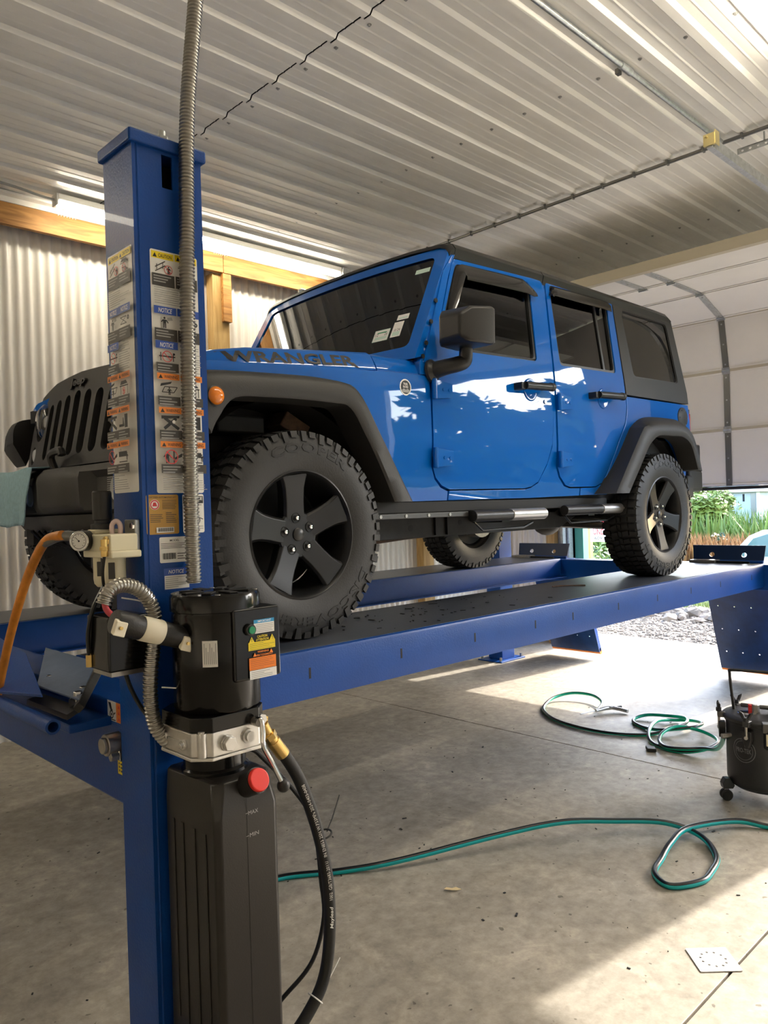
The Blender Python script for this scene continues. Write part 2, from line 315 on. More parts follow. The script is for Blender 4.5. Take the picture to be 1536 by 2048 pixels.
mb = MB().box(2.42, 2.80, 2.150, 2.1645, 3.385, 3.455); mb.box(2.42, 2.80, 2.118, 2.150, 3.448, 3.455)
for k in range(5): mb.cyl((2.46+.08*k, 2.150, 3.42), (2.46+.08*k, 2.146, 3.42), .008, n=8)
tag(mb.build('angle_bracket', 'galv', None, bevel=.001, seg=1), 'galvanized angle bracket under header beam above the windshield', 'bracket')
struct(MB().box(X0, XR, 2.10, 2.165, 3.637, 3.655).box(X0, XR, 2.155, 2.165, 3.60, 3.655).build('trim_2', 'white_metal', None, bevel=.002, seg=1))
# strip lights
def strip_light(x0, x1, y, label):
    r = root('strip_light', (x0, y, CZ-.01), label, 'light', 'ceiling strip lights')
    MB().sheet([[(-.045, 0), (.045, 0), (.045, -.035), (.03, -.05), (-.03, -.05), (-.045, -.035)]], lambda u, v, d: (x0+d, y+u, CZ-.020+v), x1-x0).build('housing', 'p_white', r, bevel=.003)
    MB().sheet([[(-.036, -.048), (.036, -.048), (.034, -.062), (.020, -.074), (-.020, -.074), (-.034, -.062)]], lambda u, v, d: (x0+.015+d, y+u, CZ-.020+v), x1-x0-.03).build('diffuser', 'lamp_on', r)
    for a in (x0-.012, x1): MB().box(a, a+.012, y-.042, y+.042, CZ-.094, CZ-.020).build('end_cap', 'p_white', r, bevel=.004)
    return r
strip_light(.235, 2.70, 1.94, 'lit strip light on ceiling along the corrugated wall')
strip_light(-.35, 2.25, -1.99, 'bright strip light at the top right corner of ceiling')
strip_light(-4.4, -1.95, 1.94, 'added unseen strip light on ceiling left of the view')  # unseen lamp, added for the extra light it gives the room
mb = MB(); mb.box(2.71, 2.80, 1.88, 2.0, CZ-.085, CZ-.022); mb.box(2.705, 2.805, 1.89, 1.99, CZ-.09, CZ-.084)
tag(mb.build('junction_box', 'galv', None, bevel=.004), 'small galvanized junction box at end of strip light', 'box')
tag(MB().tube(spline([(-1.2, 1.97, CZ-.03), (-.6, 1.93, CZ-.035), (-.1, 1.90, CZ-.05), (.12, 1.92, CZ-.06), (.222, 1.94, CZ-.055)], 8), .009, 8).build('power_cord', 'p_grey'), 'grey power cord leading along ceiling to the strip light', 'cord')
# conduits and hangers on the ceiling
mb = MB().cyl((2.92, 2.1, 3.622), (2.92, -6.2, 3.622), .0115, n=10)
cdr = tag(mb.build('electrical_conduit', 'galv_dark'), 'thin dark conduit crossing the ceiling from strip light to right', 'conduit')
for k in range(-8, 11):
    y = -.313+.2286*k
    if k == -8: st0 = MB().box(2.905, 2.935, y-.006, y+.006, 3.608, 3.6408).build('strap', 'galv_dark', cdr)
    else: copy_of(st0, (0, .2286*(k+8), 0))
c2 = tag(MB().cyl((-4.8, -1.343, 3.624), (2.90, -1.343, 3.624), .013, n=10).build('electrical_conduit', 'galv'), 'grey steel conduit running lengthwise along ceiling ribs at right', 'conduit')
MB().cyl((1.70, -1.343, 3.624), (1.80, -1.343, 3.624), .018, n=12).build('coupling', 'galv', c2); MB().box(1.74, 1.77, -1.31, -1.29, 3.615, 3.6408).build('strap', 'galv_dark', c2)
def perforated(x, y0, y1, z, label, drop=.035):
    n = int((y1-y0)/.045); hs = [circ(y0+.025+.045*k, z+drop/2, .008, 8) for k in range(n)]
    mb = MB().sheet([[(y0, z), (y1, z), (y1, z+drop), (y0, z+drop)]]+hs, lambda u, v, d: (x+d, u, v), .003); mb.box(x, x+.03, y0, y1, z+drop-.003, z+drop)
    for y in (y0+.15, y1-.15): mb.cyl((x+.015, y, z+drop-.003), (x+.015, y, 3.641), .005, n=6)
    return tag(mb.build('perforated_angle', 'galv', None), label, 'bracket', 'perforated hanger angles')
perforated(2.99, -2.4, -1.40, 3.55, 'perforated steel hanger angle near right edge of ceiling'); perforated(3.30, 1.15, 1.62, 3.58, 'perforated steel hanger angle above truck windshield near strip light')
# overhead door 1 (half raised) and its track
SEC = [(5.30, 1.598), (5.30, 2.115), (5.305, 2.650), (5.222, 3.116), (4.783, 3.258), (4.245, 3.260), (3.735, 3.255)]
d1 = root('door_1', (XR, -.15, 0), None, None, kind='structure')
DY0, DY1 = -1.54, 1.29
def section(a, b, y0, y1, par, g=.004, hl=1):
    a, b = V((a[0], 0, a[1])), V((b[0], 0, b[1])); t = (b-a).normalized(); nrm = V((t.z, 0, -t.x)); nrm = nrm if (nrm.x > 0 or nrm.z > .5) else -nrm
    mb = MB(); P = lambda s_, y, d: a+t*s_+nrm*d+V((0, y, 0)); Lh = (b-a).length
    pr = [(g, 0), (g, .012), (g+.012, .012), (g+.018, 0)]
    mb.obox((P(g, (y0+y1)/2, .02)+P(Lh-g, (y0+y1)/2, .02))/2, t*(Lh/2-g), V((0, (y1-y0)/2, 0)), nrm*.02)
    mb.obox(P(.018, (y0+y1)/2, -.004), t*.010, V((0, (y1-y0)/2, 0)), nrm*.004); mb.obox(P(Lh-.018, (y0+y1)/2, -.004), t*.010, V((0, (y1-y0)/2, 0)), nrm*.004)
    return mb.build('panel', 'door_white', par, bevel=.002, seg=1), P, Lh, nrm, t
for i in range(6):
    o, P, Lh, nrm, t = section(SEC[i], SEC[i+1], DY0, DY1, d1)
    for y in ((-.385, -.14, .95, -1.45) if i == 5 else (-.385, .95, -1.45)):
        MB().obox(P(Lh/2, y, -.006), t*(Lh/2-.008), V((0, .027, 0)), nrm*.005).build('stile', 'galv' if i > 2 else 'galv_dark', d1, bevel=.002, seg=1)
        mb = MB()
        for k in range(3): c = P(Lh*(.12+.38*k), y, -.011); mb.cyl(c, c-nrm*.004, .008, n=6)
        mb.build('bolt', 'galv', d1)
        if i:
            c = P(0, y, -.014); mb = MB().obox(c, t*.03, V((0, .034, 0)), nrm*.003); mb.cyl(c-V((0, .036, 0))-nrm*.004, c+V((0, .036, 0))-nrm*.004, .009, n=8); mb.build('hinge', 'galv', d1)
MB().box(5.285, 5.345, DY0, DY1, 1.57, 1.60).build('bottom_seal', 'rubber', d1, bevel=.006)
MB().box(3.675, 3.735, DY0, DY1, 3.215, 3.295).build('strut', 'tan_trim', d1, bevel=.004)
mb = MB()
for x, z in (SEC[1], SEC[2], SEC[3]): mb.box(x-.012, x-.004, DY0, DY1, z-.012, z+.012)
mb.build('reinforcing_rail', 'tan_trim', d1)
def track(y, lab, xs=2.16):
    pth = [(xs, 3.302), (4.30, 3.302), (4.75, 3.29), (5.05, 3.20), (5.22, 2.95), (5.235, 2.5), (5.235, 0.02)]
    P = spline([(x, y, z) for x, z in pth], 6); rs = []
    for i, p in enumerate(P):
        t = (P[min(i+1, len(P)-1)]-P[max(i-1, 0)]).normalized(); n = V((t.z, 0, -t.x)); b = V((0, 1, 0))
        rs.append([p+n*.028-b*.016, p+n*.028+b*.016, p-n*.028+b*.016, p-n*.028-b*.016])
    r = tag(MB().rings(rs).build('door_track', 'galv', None, bevel=.002, seg=1), lab, 'track', 'overhead door tracks')
    MB().box(xs-.010, xs+.004, y-.028, y+.028, 3.285, 3.345).box(xs-.004, xs+.05, y-.030, y-.026, 3.29, 3.36).cyl((xs-.03, y+.01, 3.33), (xs+.03, y+.01, 3.33), .006, n=8).build('end_bracket', mat('zinc_yellow', (.62, .52, .25), .35, .8), r); return r
track(-1.575, 'galvanized overhead door track hanging below ceiling at right'); track(1.34, 'galvanized overhead door track behind the truck roof', 3.5)
d2 = root('door_2', (XR, -4.1, 0), None, None, kind='structure')
for i in range(6): section((5.2-.535*i, 3.33), (5.2-.535*(i+1), 3.33), -5.75, -2.5, d2)
# fallen-shut far corner: nothing more
# ------------------------------------------------------------------ four-post lift
LC = .07
lift = root('vehicle_lift', (1.7, LC, 0), 'blue four-post vehicle lift carrying the truck on two runways', 'lift')
def column(x0, x1, y0, y1, main=False):
    so = 1 if y0 < 0 else -1                        # side the -Y face slot is cut on
    if main:
        # tube walls built around the real cable slot in the near face
        mb = MB().sheet([[(x0, 0), (x1, 0), (x1, 2.44), (x0, 2.44)], [(-.792, 2.345), (-.761, 2.345), (-.761, 2.432), (-.792, 2.432)]], lambda u, v, d: (u, y0+d, v), .006)
        mb.box(x0, x0+.006, y0+.0062, y1, 0, 2.44); mb.box(x1-.006, x1, y0+.0062, y1, 0, 2.44); mb.box(x0+.006, x1-.006, y1-.006, y1, 0, .68); mb.box(x0+.006, x1-.006, y1-.006, y1, 1.30, 2.44)
        o = mb.build('column', 'lift_blue', lift)
        MB().box(x0+.02, x1-.02, y0+.06, y0+.066, .02, 2.43).build('lock_ladder', 'dark', o)
        MB().cyl((x0+.014, y0+.002, 0), (x0+.014, y0+.002, 2.44), .004, n=8).build('weld_seam', 'lift_blue', o)
    else:
        o = MB().box(x0, x1, y0, y1, .012, 2.44).build('column', 'lift_blue', lift, bevel=.008)
    MB().box(x0-.012, x1+.012, y0-.012, y1+.012, 2.44, 2.474).build('cap', 'lift_blue', o, bevel=.006)
    MB().box(x0-.09, x1+.09, y0-.06, y1+.06, 0, .012).build('base_plate', 'lift_blue', o, bevel=.003)
    mb = MB()
    for a in (x0-.06, x1+.06):
        for b in (y0-.03, y1+.03): MB().cyl((a, b, .012), (a, b, .045), .013, n=6).build('anchor_bolt', 'steel', o)
    return o
col = column(-.875, -.675, -1.35, -1.185, True); column(-.875, -.675, 2*LC+1.185, 2*LC+1.35); column(4.10, 4.30, -1.35, -1.185); column(4.10, 4.30, 2*LC+1.185, 2*LC+1.35)
MB().cyl((-.80, -1.25, 2.474), (-.80, -1.25, 2.486), .022, n=16).build('cap_plug', 'rubber', col); MB().cyl((-.752, -1.285, 2.474), (-.752, -1.285, 2.512), .020, n=6).cyl((-.752, -1.285, 2.512), (-.752, -1.285, 2.53), .010, n=12).build('top_nut', 'galv', col, bevel=.001, seg=1)
for x0, x1 in ((-.862, -.70), (4.135, 4.295)):
    f = x0 < 0; z0, z1 = (.69, .968) if f else (.80, .992)
    cb = MB().box(x0, x1, -1.183, 2*LC+1.183, z0, z1).build('crossbeam', 'lift_blue', lift, bevel=.010)
    if f:
        b1 = MB().cyl((-.905, -1.148, .862), (-.8622, -1.148, .862), .030, n=24); b1.cyl((-.915, -1.148, .862), (-.905, -1.148, .862), .022, n=20); b1.build('sheave_pin', 'steel', cb, bevel=.003)
        MB().obox((-.872, -1.140, .846), (.006, 0, 0), (0, .036, .006), (0, .004, .022)).build('pin_plate', 'steel', cb, bevel=.003)
        for y, z in ((-1.108, .842), (-1.168, .832)): MB().cyl((-.900, y, z), (-.877, y, z), .012, n=6).build('pin_bolt', 'steel', cb, bevel=.002)
        d = Decal((-.862, -1.078, .914), (0, -1, 0), (0, 0, 1)); d.rect(0, 0, .100, .055, WH).rect(.054, 0, .100, .055, OR)
        d.poly([(.006, .050), (.022, .050), (.028, .034), (.034, .030), (.022, .026), (.014, .036)], BK).ring(.026, .018, .012, .004, BK).disc(.026, .018, .004, BK).line((.004, .004), (.05, .004), .003, BK).line((.04, .02), (.05, .026), .004, BK)
        for k in range(3): d.poly([(.066, .006+.017*k), (.078, .006+.017*k), (.072, .017+.017*k)], RE)
        d.build('pinch_decal', cb)
        d = Decal((-.862, -1.132, .772), (0, -1, 0), (0, 0, 1)); d.rect(0, 0, .036, .062, BK).rect(.001, .001, .035, .061, YE)
        for k in range(5): d.rect(.008, .008+.010*k, .014, .014+.010*k, DK); d.rect(.019, .008+.010*k, .028, .013+.010*k, DK)
        d.build('rope_decal', cb)
def runway(ya, yb, near):                           # ya outer, yb inner (toward the centre)
    s = 1 if yb > ya else -1; x0, x1 = -.698, 4.133; t = .007
    mb = MB(); lo, hi = min(ya, yb), max(ya, yb)
    pr = [(lo, .838), (lo, .988), (lo+.004, .997), (lo+.012, 1.0), (hi-.012, 1.0), (hi-.004, .997), (hi, .988), (hi, .838), (hi-t, .838), (hi-t, .984), (lo+t, .984), (lo+t, .838)]
    o = MB().sheet([pr], lambda u, v, d: (x0+d, u, v), x1-x0).build('runway', 'lift_blue', lift)
    dk = MB().box(x0+.01, x1-.01, lo+.020, hi-.020, 1.0002, 1.0018).build('deck_plate', 'deck', o)
    MB().box(x0+.02, x1-.02, min(yb, yb+s*.075), max(yb, yb+s*.075), .838, .846).build('jack_rail', 'lift_blue', o, bevel=.002, seg=1)
    MB().box(x0+.02, x1-.02, min(ya, ya+s*.05), max(ya, ya+s*.05), .830, .838).build('bottom_flange', 'lift_blue', o)
    for x in (-.133, .322, .775, 1.225, 1.55, 2.003, 2.455, 2.902, 3.35, 3.89):
        MB().box(x-.0045, x+.0045, min(ya-s*.0006, ya), max(ya-s*.0006, ya), .900, .938).build('slot', 'dark', o)  # thin dark box on the skirt, painted shade in place of a cut slot
    for x in (4.16,):
        pass
    return o
rn = runway(-1.075, -.455, True); rf = runway(1.225, .665, False)
for x in (.3, .42, .36): MB().cyl((x, .6646, .955), (x, .658, .955), .010, n=8).build('bolt', 'dark', rf)
def rear_stop(yc, w):
    fn = lambda u, v, d: (4.235+.045*v/.13+d, yc+u, 1.0+v)
    o = MB().sheet([[(-w/2, .0), (w/2, .0), (w/2+.02, .125), (-w/2-.005, .125)], circ(-.12, .053, .020, 14, .9), circ(.125, .053, .020, 14, .9)], fn, .008).build('wheel_stop', mat('stop_navy', (.004, .022, .075), .4), lift)
    MB().cyl((4.235, yc-w/2, 1.003), (4.235, yc+w/2, 1.003), .012, n=10).build('hinge_tube', 'lift_blue', o)
    mb = MB().cyl((4.10, yc+w/2-.04, 1.008), (4.10, yc+w/2-.16, 1.008), .012, n=8); mb.obox((4.12, yc+.13, 1.012), (.05, 0, 0), (0, .10, 0), (0, 0, .010)); mb.build('stop_linkage', 'steel', o, bevel=.003)
    mb = MB().cyl((4.10, yc-w/2+.05, 1.009), (4.10, yc+.05, 1.009), .008, n=8); mb.build('linkage_rod', 'black_paint', o)
rear_stop(-.77, .53); rear_stop(.93, .53)
def ramp(y0, y1):
    a, b = V((4.385, 0, .93)), V((4.70, 0, .075)); t = (b-a).normalized(); n = V((t.z, 0, -t.x)); L_ = (b-a).length
    W = y1-y0; fn = lambda u, v, d: a+t*v+n*d+V((0, y0+u, 0))
    o = MB().sheet([[(0, 0), (W, 0), (W, L_), (0, L_)]]+[circ(.13*k+.07, v, .006, 6) for k in range(4) for v in frange(.12, L_-.08, .21)], fn, .005).build('ramp', mat('ramp_navy', (.008, .045, .16), .38, noise=(6, .35), bump=(120, .08)), lift)
    c0 = None
    for i, v in enumerate(frange(.09, L_-.08, .085)):
        for k in range(3):
            u = .075+.16*k+(.07 if i % 2 else 0)
            if u > W-.06: continue
            if c0 is None: c0 = MB().obox(fn(u, v, -.005), (0, .020, 0), t*.005, n*.0045).build('tread_louver', 'stop_navy', o, bevel=.002, seg=1); u0, v0 = u, v
            else: copy_of(c0, t*(v-v0)+V((0, u-u0, 0)))
    for u in (0, W*.5-.003, W-.006):
        MB().sheet([[(0, .02), (.05, .06), (.035, L_-.02), (0, L_)]], lambda p, v, d: a+t*v-n*p+V((0, y0+u+d, 0)), .006).build('ramp_rib', 'lift_blue', o)
    MB().cyl(fn(0, L_+.012, -.02), fn(W, L_+.012, -.02), .020, n=14).build('ramp_roller', mat('primer_orange', (.70, .22, .04), .55, noise=(20, .2)), o)
    MB().obox((fn(W/2, L_-.015, -.02)), V((0, W/2, 0)), t*.018, n*.018).build('ramp_end', 'lift_blue', o, bevel=.003)
    for u in (.02, W/2, W-.02): MB().cyl(fn(u, -.02, .012), fn(u+.03, -.02, .012), .018, n=10).build('ramp_hinge', 'lift_blue', o)
ramp(-1.04, -.51); ramp(.63, 1.16)
for y in (-.77, .93): MB().box(4.296, 4.40, y-.25, y+.25, .93, .985).build('ramp_bracket', 'lift_blue', lift, bevel=.004)
# parts on top of the front crossbeam: hinged front stop with rubber edge, gusset, pipe
P = lambda x, y, z: V((x, y, z))
a, b, c, d = P(-.800, -.46, 1.035), P(-.800, -.875, 1.035), P(-.962, -1.135, .990), P(-.962, -.825, .985)
nn = (b-a).cross(d-a).normalized()
st = MB().add([a, b, c, d]+[p-nn*.008 for p in (a, b, c, d)], [(0, 1, 2, 3), (7, 6, 5, 4), (0, 4, 5, 1), (1, 5, 6, 2), (2, 6, 7, 3), (3, 7, 4, 0)]).build('front_stop_plate', mat('lift_blue_pale', (.10, .145, .24), .4, noise=(8, .2), bump=(150, .05)), lift, bevel=.002, seg=1)
e0, e1 = b+V((.012, -.012, .006)), c+V((-.012, -.014, -.012)); MB().tube([e0, e1], .016, 4).build('rubber_edge', 'rubber', st, bevel=.003)
MB().obox(c+V((.03, .09, -.004)), (.012, .02, 0), (.03, .02, .008), (0, 0, .012)).build('stop_bracket', 'galv_dark', st, bevel=.002)
for k, pt in enumerate((c+V((.045, .085, .014)), c+V((.012, .045, .012)), d+V((.05, .03, .016)))): MB().cyl(pt-V((0, 0, .02)), pt+V((0, 0, .008)), .012, n=6).build('stop_bolt', 'chrome', st, bevel=.001, seg=1)
MB().add([(-.95, -.84, .965), (-.95, -1.10, .970), (-.985, -1.10, .955), (-.985, -.80, .95), (-.95, -.84, .95), (-.95, -1.10, .955), (-.985, -1.10, .94), (-.985, -.80, .935)], [(0, 1, 2, 3), (7, 6, 5, 4), (0, 4, 5, 1), (1, 5, 6, 2), (2, 6, 7, 3), (3, 7, 4, 0)]).build('stop_arm', 'black_trim', st)
g = [P(-.845, -.06, 1.05), P(-.862, -.455, 1.02), P(-1.01, -1.00, .99), P(-1.05, -.62, .955), P(-1.05, .1, .97)]; gn = (g[1]-g[0]).cross(g[3]-g[0]).normalized()
gp = MB().add(g+[p-gn*.010 for p in g], [(0, 1, 2, 3, 4), (9, 8, 7, 6, 5)]+[(i, (i+1) % 5, 5+(i+1) % 5, 5+i) for i in range(5)]).build('gusset_plate', 'lift_blue', lift, bevel=.002, seg=1)
MB().rings([[V((-1.03, y, .935))+V((r*math.cos(2*PI*k/18), 0, r*math.sin(2*PI*k/18))) for k in range(18)] for y, r in ((.3, .020), (-1.12, .020), (-1.12, .014), (-.9, .014))], caps=True).build('front_pipe', 'lift_blue', lift)
MB().box(-.98, -.86, -1.10, .2, .90, .925).build('front_shelf', 'lift_blue', lift, bevel=.004)
# warning decals on the near column
def person(d, u, v, h, m=BK):
    d.disc(u, v+h*.88, h*.10, m); d.poly([(u-h*.13, v+h*.40), (u+h*.13, v+h*.40), (u+h*.17, v+h*.74), (u-h*.17, v+h*.74)], m)
    d.poly([(u-h*.13, v), (u-h*.03, v), (u-h*.01, v+h*.42), (u-h*.13, v+h*.42)], m).poly([(u+h*.03, v), (u+h*.14, v), (u+h*.13, v+h*.42), (u+h*.01, v+h*.42)], m)
    d.line((u+h*.15, v+h*.70), (u+h*.34, v+h*.46), h*.09, m).line((u-h*.15, v+h*.70), (u-h*.32, v+h*.50), h*.09, m)
def ban(d, u, v, r): d.ring(u, v, r, r*.13, RE); d.line((u-r*.66, v+r*.66), (u+r*.66, v-r*.66), r*.13, RE)
def picto(d, k, u, v, w, h):
    cx, cy = u+w/2, v+h/2
    if k == 0:
        for q in (-.2, .1): d.line((u+w*.12, cy+h*q-.3*h*.5), (u+w*.62, cy+h*(q+.35)), h*.07, DK)
        for q in (.2, .5): d.line((u+w*q, cy-h*.30+h*q*.4), (u+w*q, cy+h*.1+h*q*.4), h*.05, DK)
        person(d, u+w*.78, v+h*.08, h*.55); ban(d, u+w*.76, v+h*.36, h*.33)
    elif k == 1:
        d.poly([(u+w*.12, cy+h*.25), (u+w*.75, cy+h*.25), (u+w*.68, cy+h*.43), (u+w*.25, cy+h*.45)], BK); d.line((u+w*.1, cy+h*.16), (u+w*.85, cy+h*.16), h*.06, DK)
        person(d, u+w*.36, v+h*.04, h*.5); person(d, u+w*.56, v+h*.04, h*.46); ban(d, u+w*.46, v+h*.30, h*.30)
    elif k == 2: person(d, u+w*.45, v+h*.05, h*.86); d.poly([(u+w*.62, v+h*.62), (u+w*.85, v+h*.70), (u+w*.80, v+h*.92), (u+w*.58, v+h*.84)], GR)
    elif k == 3:
        d.line((u+w*.12, v+h*.25), (u+w*.7, v+h*.25), h*.06, BK).line((u+w*.12, v+h*.75), (u+w*.7, v+h*.75), h*.06, BK).line((u+w*.15, v+h*.27), (u+w*.68, v+h*.73), h*.05, BK).line((u+w*.15, v+h*.73), (u+w*.68, v+h*.27), h*.05, BK); d.disc(u+w*.86, v+h*.6, h*.17, BK).disc(u+w*.86, v+h*.6, h*.08, GR)
    elif k == 4: d.line((u+w*.1, cy), (u+w*.9, cy), h*.10, BK).line((u+w*.18, v+h*.15), (u+w*.18, v+h*.8), h*.07, BK).line((u+w*.8, v+h*.15), (u+w*.8, v+h*.8), h*.07, BK); d.disc(u+w*.84, v+h*.72, h*.09, BK); ban(d, cx, cy, h*.44)
    elif k == 5:
        d.poly([(u+w*.08, v+h*.62), (u+w*.60, v+h*.82), (u+w*.66, v+h*.97), (u+w*.12, v+h*.80)], BK); d.line((u+w*.3, v+h*.62), (u+w*.92, v+h*.62), h*.05, BK).line((u+w*.16, v+h*.26), (u+w*.74, v+h*.26), h*.05, BK).line((u+w*.16, v+h*.26), (u+w*.3, v+h*.62), h*.05, BK).line((u+w*.74, v+h*.26), (u+w*.92, v+h*.62), h*.05, BK); person(d, u+w*.52, v+h*.10, h*.50)
    elif k == 6:
        d.line((u+w*.1, v+h*.6), (u+w*.9, v+h*.6), h*.08, BK).line((u+w*.2, v+h*.05), (u+w*.2, v+h*.6), h*.06, BK).line((u+w*.84, v+h*.05), (u+w*.84, v+h*.6), h*.06, BK); d.poly([(u+w*.15, v+h*.66), (u+w*.85, v+h*.7), (u+w*.7, v+h*.92), (u+w*.25, v+h*.9)], BK); person(d, u+w*.5, v+h*.04, h*.42, RE); ban(d, u+w*.5, v+h*.28, h*.24)
    elif k == 7:
        d.poly([(u+w*.05, v+h*.72), (u+w*.92, v+h*.80), (u+w*.95, v+h*.95), (u+w*.05, v+h*.92)], BK); d.line((u+w*.2, v+h*.78), (u+w*.9, v+h*.10), h*.20, BK).line((u+w*.78, v+h*.78), (u+w*.18, v+h*.10), h*.20, BK); d.disc(u+w*.66, v+h*.55, h*.12, WH)
    elif k == 8:
        d.rect(u+w*.58, v+h*.1, u+w*.86, v+h*.95, BK).rect(u+w*.06, v+h*.18, u+w*.55, v+h*.34, BK).poly([(u+w*.40, v+h*.34), (u+w*.55, v+h*.34), (u+w*.50, v+h*.75), (u+w*.44, v+h*.75)], DK)
    elif k == 9:
        person(d, u+w*.26, v+h*.06, h*.80); d.line((u+w*.58, v+h*.05), (u+w*.58, v+h*.9), h*.09, BK).poly([(u+w*.62, v+h*.30), (u+w*.98, v+h*.5), (u+w*.98, v+h*.72), (u+w*.62, v+h*.44)], BK); ban(d, u+w*.46, v+h*.48, h*.46)
    else:
        d.rect(u+w*.05, v+h*.45, u+w*.82, v+h*.78, BK).rect(u+w*.08, v+h*.10, u+w*.86, v+h*.16, BK).ring(u+w*.24, v+h*.86, h*.10, h*.03, GR); person(d, u+w*.84, v+h*.2, h*.5)
def sheet_decal(o, U, name, wd):
    d = Decal(o, U, (0, 0, 1)); H = .636; d.poly(rrect(0, wd, 0, H, .006, 3), WH); h2 = wd/2; m = .004
    def cell(c, top, hdr, hcol, txt, k, tcol, ph, bh, hh=.018):
        u0, u1 = (m, h2-.001) if c == 0 else (h2+.001, wd-m)
        d.rect(u0, top-hh, u1, top, hcol)
        if hdr == 'NOTICE': d.text(hdr, (u0+u1)/2, top-hh*.80, hh*.62, WH, w=(u1-u0)*.62, bold=.012, shear=.25, c=True)
        else:
            d.poly([(u0+.004, top-hh*.85), (u0+.016, top-hh*.85), (u0+.010, top-hh*.2)], tcol); d.text(hdr, u0+.020, top-hh*.78, hh*.55, tcol, w=(u1-u0)-.026, bold=.01)
        picto(d, k, u0+.003, top-hh-ph, (u1-u0)-.006, ph-.003)
        d.rect(u0, top-hh-ph-bh, u1, top-hh-ph, DK)
        for q in range(3): d.rect(u0+.004, top-hh-ph-.008-.007*q, u0+(u1-u0)*(.85, .7, .6)[(q+k) % 3], top-hh-ph-.0050-.007*q, GR)
    Z = lambda z: z-1.541
    cell(0, Z(2.173), 'CAUTION', YE, '', 0, BK, .040, .032); cell(1, Z(2.173), 'CAUTION', YE, '', 1, BK, .040, .032)
    d.lines(m+.003, wd-m, Z(2.034), Z(2.080), 8, GR, 3)
    cell(0, Z(2.029), 'NOTICE', BL, '', 2, WH, .038, .031, .020); cell(1, Z(2.029), 'NOTICE', BL, '', 3, WH, .038, .031, .020)
    cell(0, Z(1.938), 'NOTICE', BL, '', 4, WH, .037, .024, .020); d.lines(h2+.004, wd-m, Z(1.858), Z(1.936), 13, GR, 5)
    for r, (z, ka, kb) in enumerate(((1.853, 5, 6), (1.764, 7, 8), (1.675, 9, 10))):
        cell(0, Z(z), 'WARNING', OR, '', ka, BK, .044, .023, .016); cell(1, Z(z), 'WARNING', OR, '', kb, BK, .044, .023, .016)
    d.lines(m+.002, wd-m, .006, .046, 7, GR, 9); d.build(name, col)
sheet_decal((-.834, -1.35, 1.541), (1, 0, 0), 'warning_decal', .138); sheet_decal((-.875, -1.195, 1.546), (0, -1, 0), 'warning_decal', .141)
d = Decal((-.866, -1.35, 1.434), (1, 0, 0), (0, 0, 1)); d.poly(rrect(0, .092, 0, .103, .005, 3), TA).disc(.024, .077, .0135, WH).ring(.024, .077, .0125, .003, RE).poly([(.017, .073), (.031, .073), (.027, .083), (.020, .083)], RE).text('CERTIFIED AUTOMOTIVE LIFT', .046, .094, .0042, DK, w=.078, bold=.01, c=True)
d.lines(.045, .086, .064, .090, 6, DK, 2).lines(.010, .046, .030, .054, 5, DK, 4).lines(.054, .084, .028, .058, 6, DK, 6).rect(.026, .004, .076, .018, WH)
for k in range(22): d.rect(.030+.002*k, .007, .030+.002*k+(.0013 if k % 3 else .0007), .0165, BK)
d.build('certificate_decal', col)
d = Decal((-.762, -1.35, 1.434), (1, 0, 0), (0, 0, 1)); d.poly(rrect(0, .064, 0, .104, .005, 3), WH).rect(.002, .079, .062, .098, BK).text('SOURCE', .004, .088, .008, WH, w=.056, bold=.02).lines(.004, .060, .068, .077, 2, DK, 1).ring(.042, .034, .010, .002, BK).disc(.042, .034, .004, BK).line((.05, .04), (.06, .036), .002, BK).lines(.02, .06, .008, .02, 2, GR, 2); d.build('source_decal', col)
d = Decal((-.832, -1.35, 1.359), (1, 0, 0), (0, 0, 1)); d.poly(rrect(0, .086, 0, .067, .004, 3), WH).text('MODEL', .030, .055, .006, BK, bold=.01).lines(.004, .080, .036, .052, 4, DK, 8).lines(.050, .082, .006, .026, 3, DK, 9)
for k in range(16): d.rect(.008+.0024*k, .009, .008+.0024*k+(.0016 if k % 3 else .0008), .025, BK)
d.build('serial_decal', col)
d = Decal((-.822, -1.35, 1.288), (1, 0, 0), (0, 0, 1)); d.rect(0, 0, .074, .056, BL).rect(.0015, .0015, .0725, .037, WH).text('NOTICE', .036, .042, .010, WH, w=.046, bold=.012, shear=.25, c=True).lines(.004, .070, .004, .035, 6, GR, 3); d.build('notice_decal', col)
# ------------------------------------------------------------------ hydraulic power unit hung on the column
hp = root('hydraulic_power_unit', (-.755, -1.48, .12), 'black hydraulic power unit with red cap, bolted to blue lift column', 'power unit')
MB().box(-.80, -.70, -1.372, -1.352, .98, 1.22).build('mount_plate', 'black_paint', hp, bevel=.004)
MB().box(-.79, -.71, -1.40, -1.372, 1.0, 1.2).build('mount_bracket', 'black_paint', hp)
MC = V((-.755, -1.485, 0))
mo = MB().lathe([(.001, 1.0), (.104, 1.0), (.108, 1.006), (.108, 1.235), (.1065, 1.238), (.1065, 1.242), (.112, 1.244), (.112, 1.278), (.108, 1.286), (.02, 1.288), (.001, 1.286)], MC, n=48).build('motor', 'black_paint', hp)
for k in range(8):
    a = 2*PI*k/8; c = MC+V((.062*math.cos(a), .062*math.sin(a), 1.2885)); MB().obox(c, V((math.cos(a), math.sin(a), 0))*.026, V((-math.sin(a), math.cos(a), 0))*.012, (0, 0, .0016)).build('fan_vent', 'dark', mo, bevel=.001)
for k in range(4): a = PI/4+PI/2*k+.3; c = MC+V((.100*math.cos(a), .100*math.sin(a), 1.26)); MB().cyl(c, c+V((0, 0, .027)), .007, n=8).build('motor_screw', 'steel', mo)
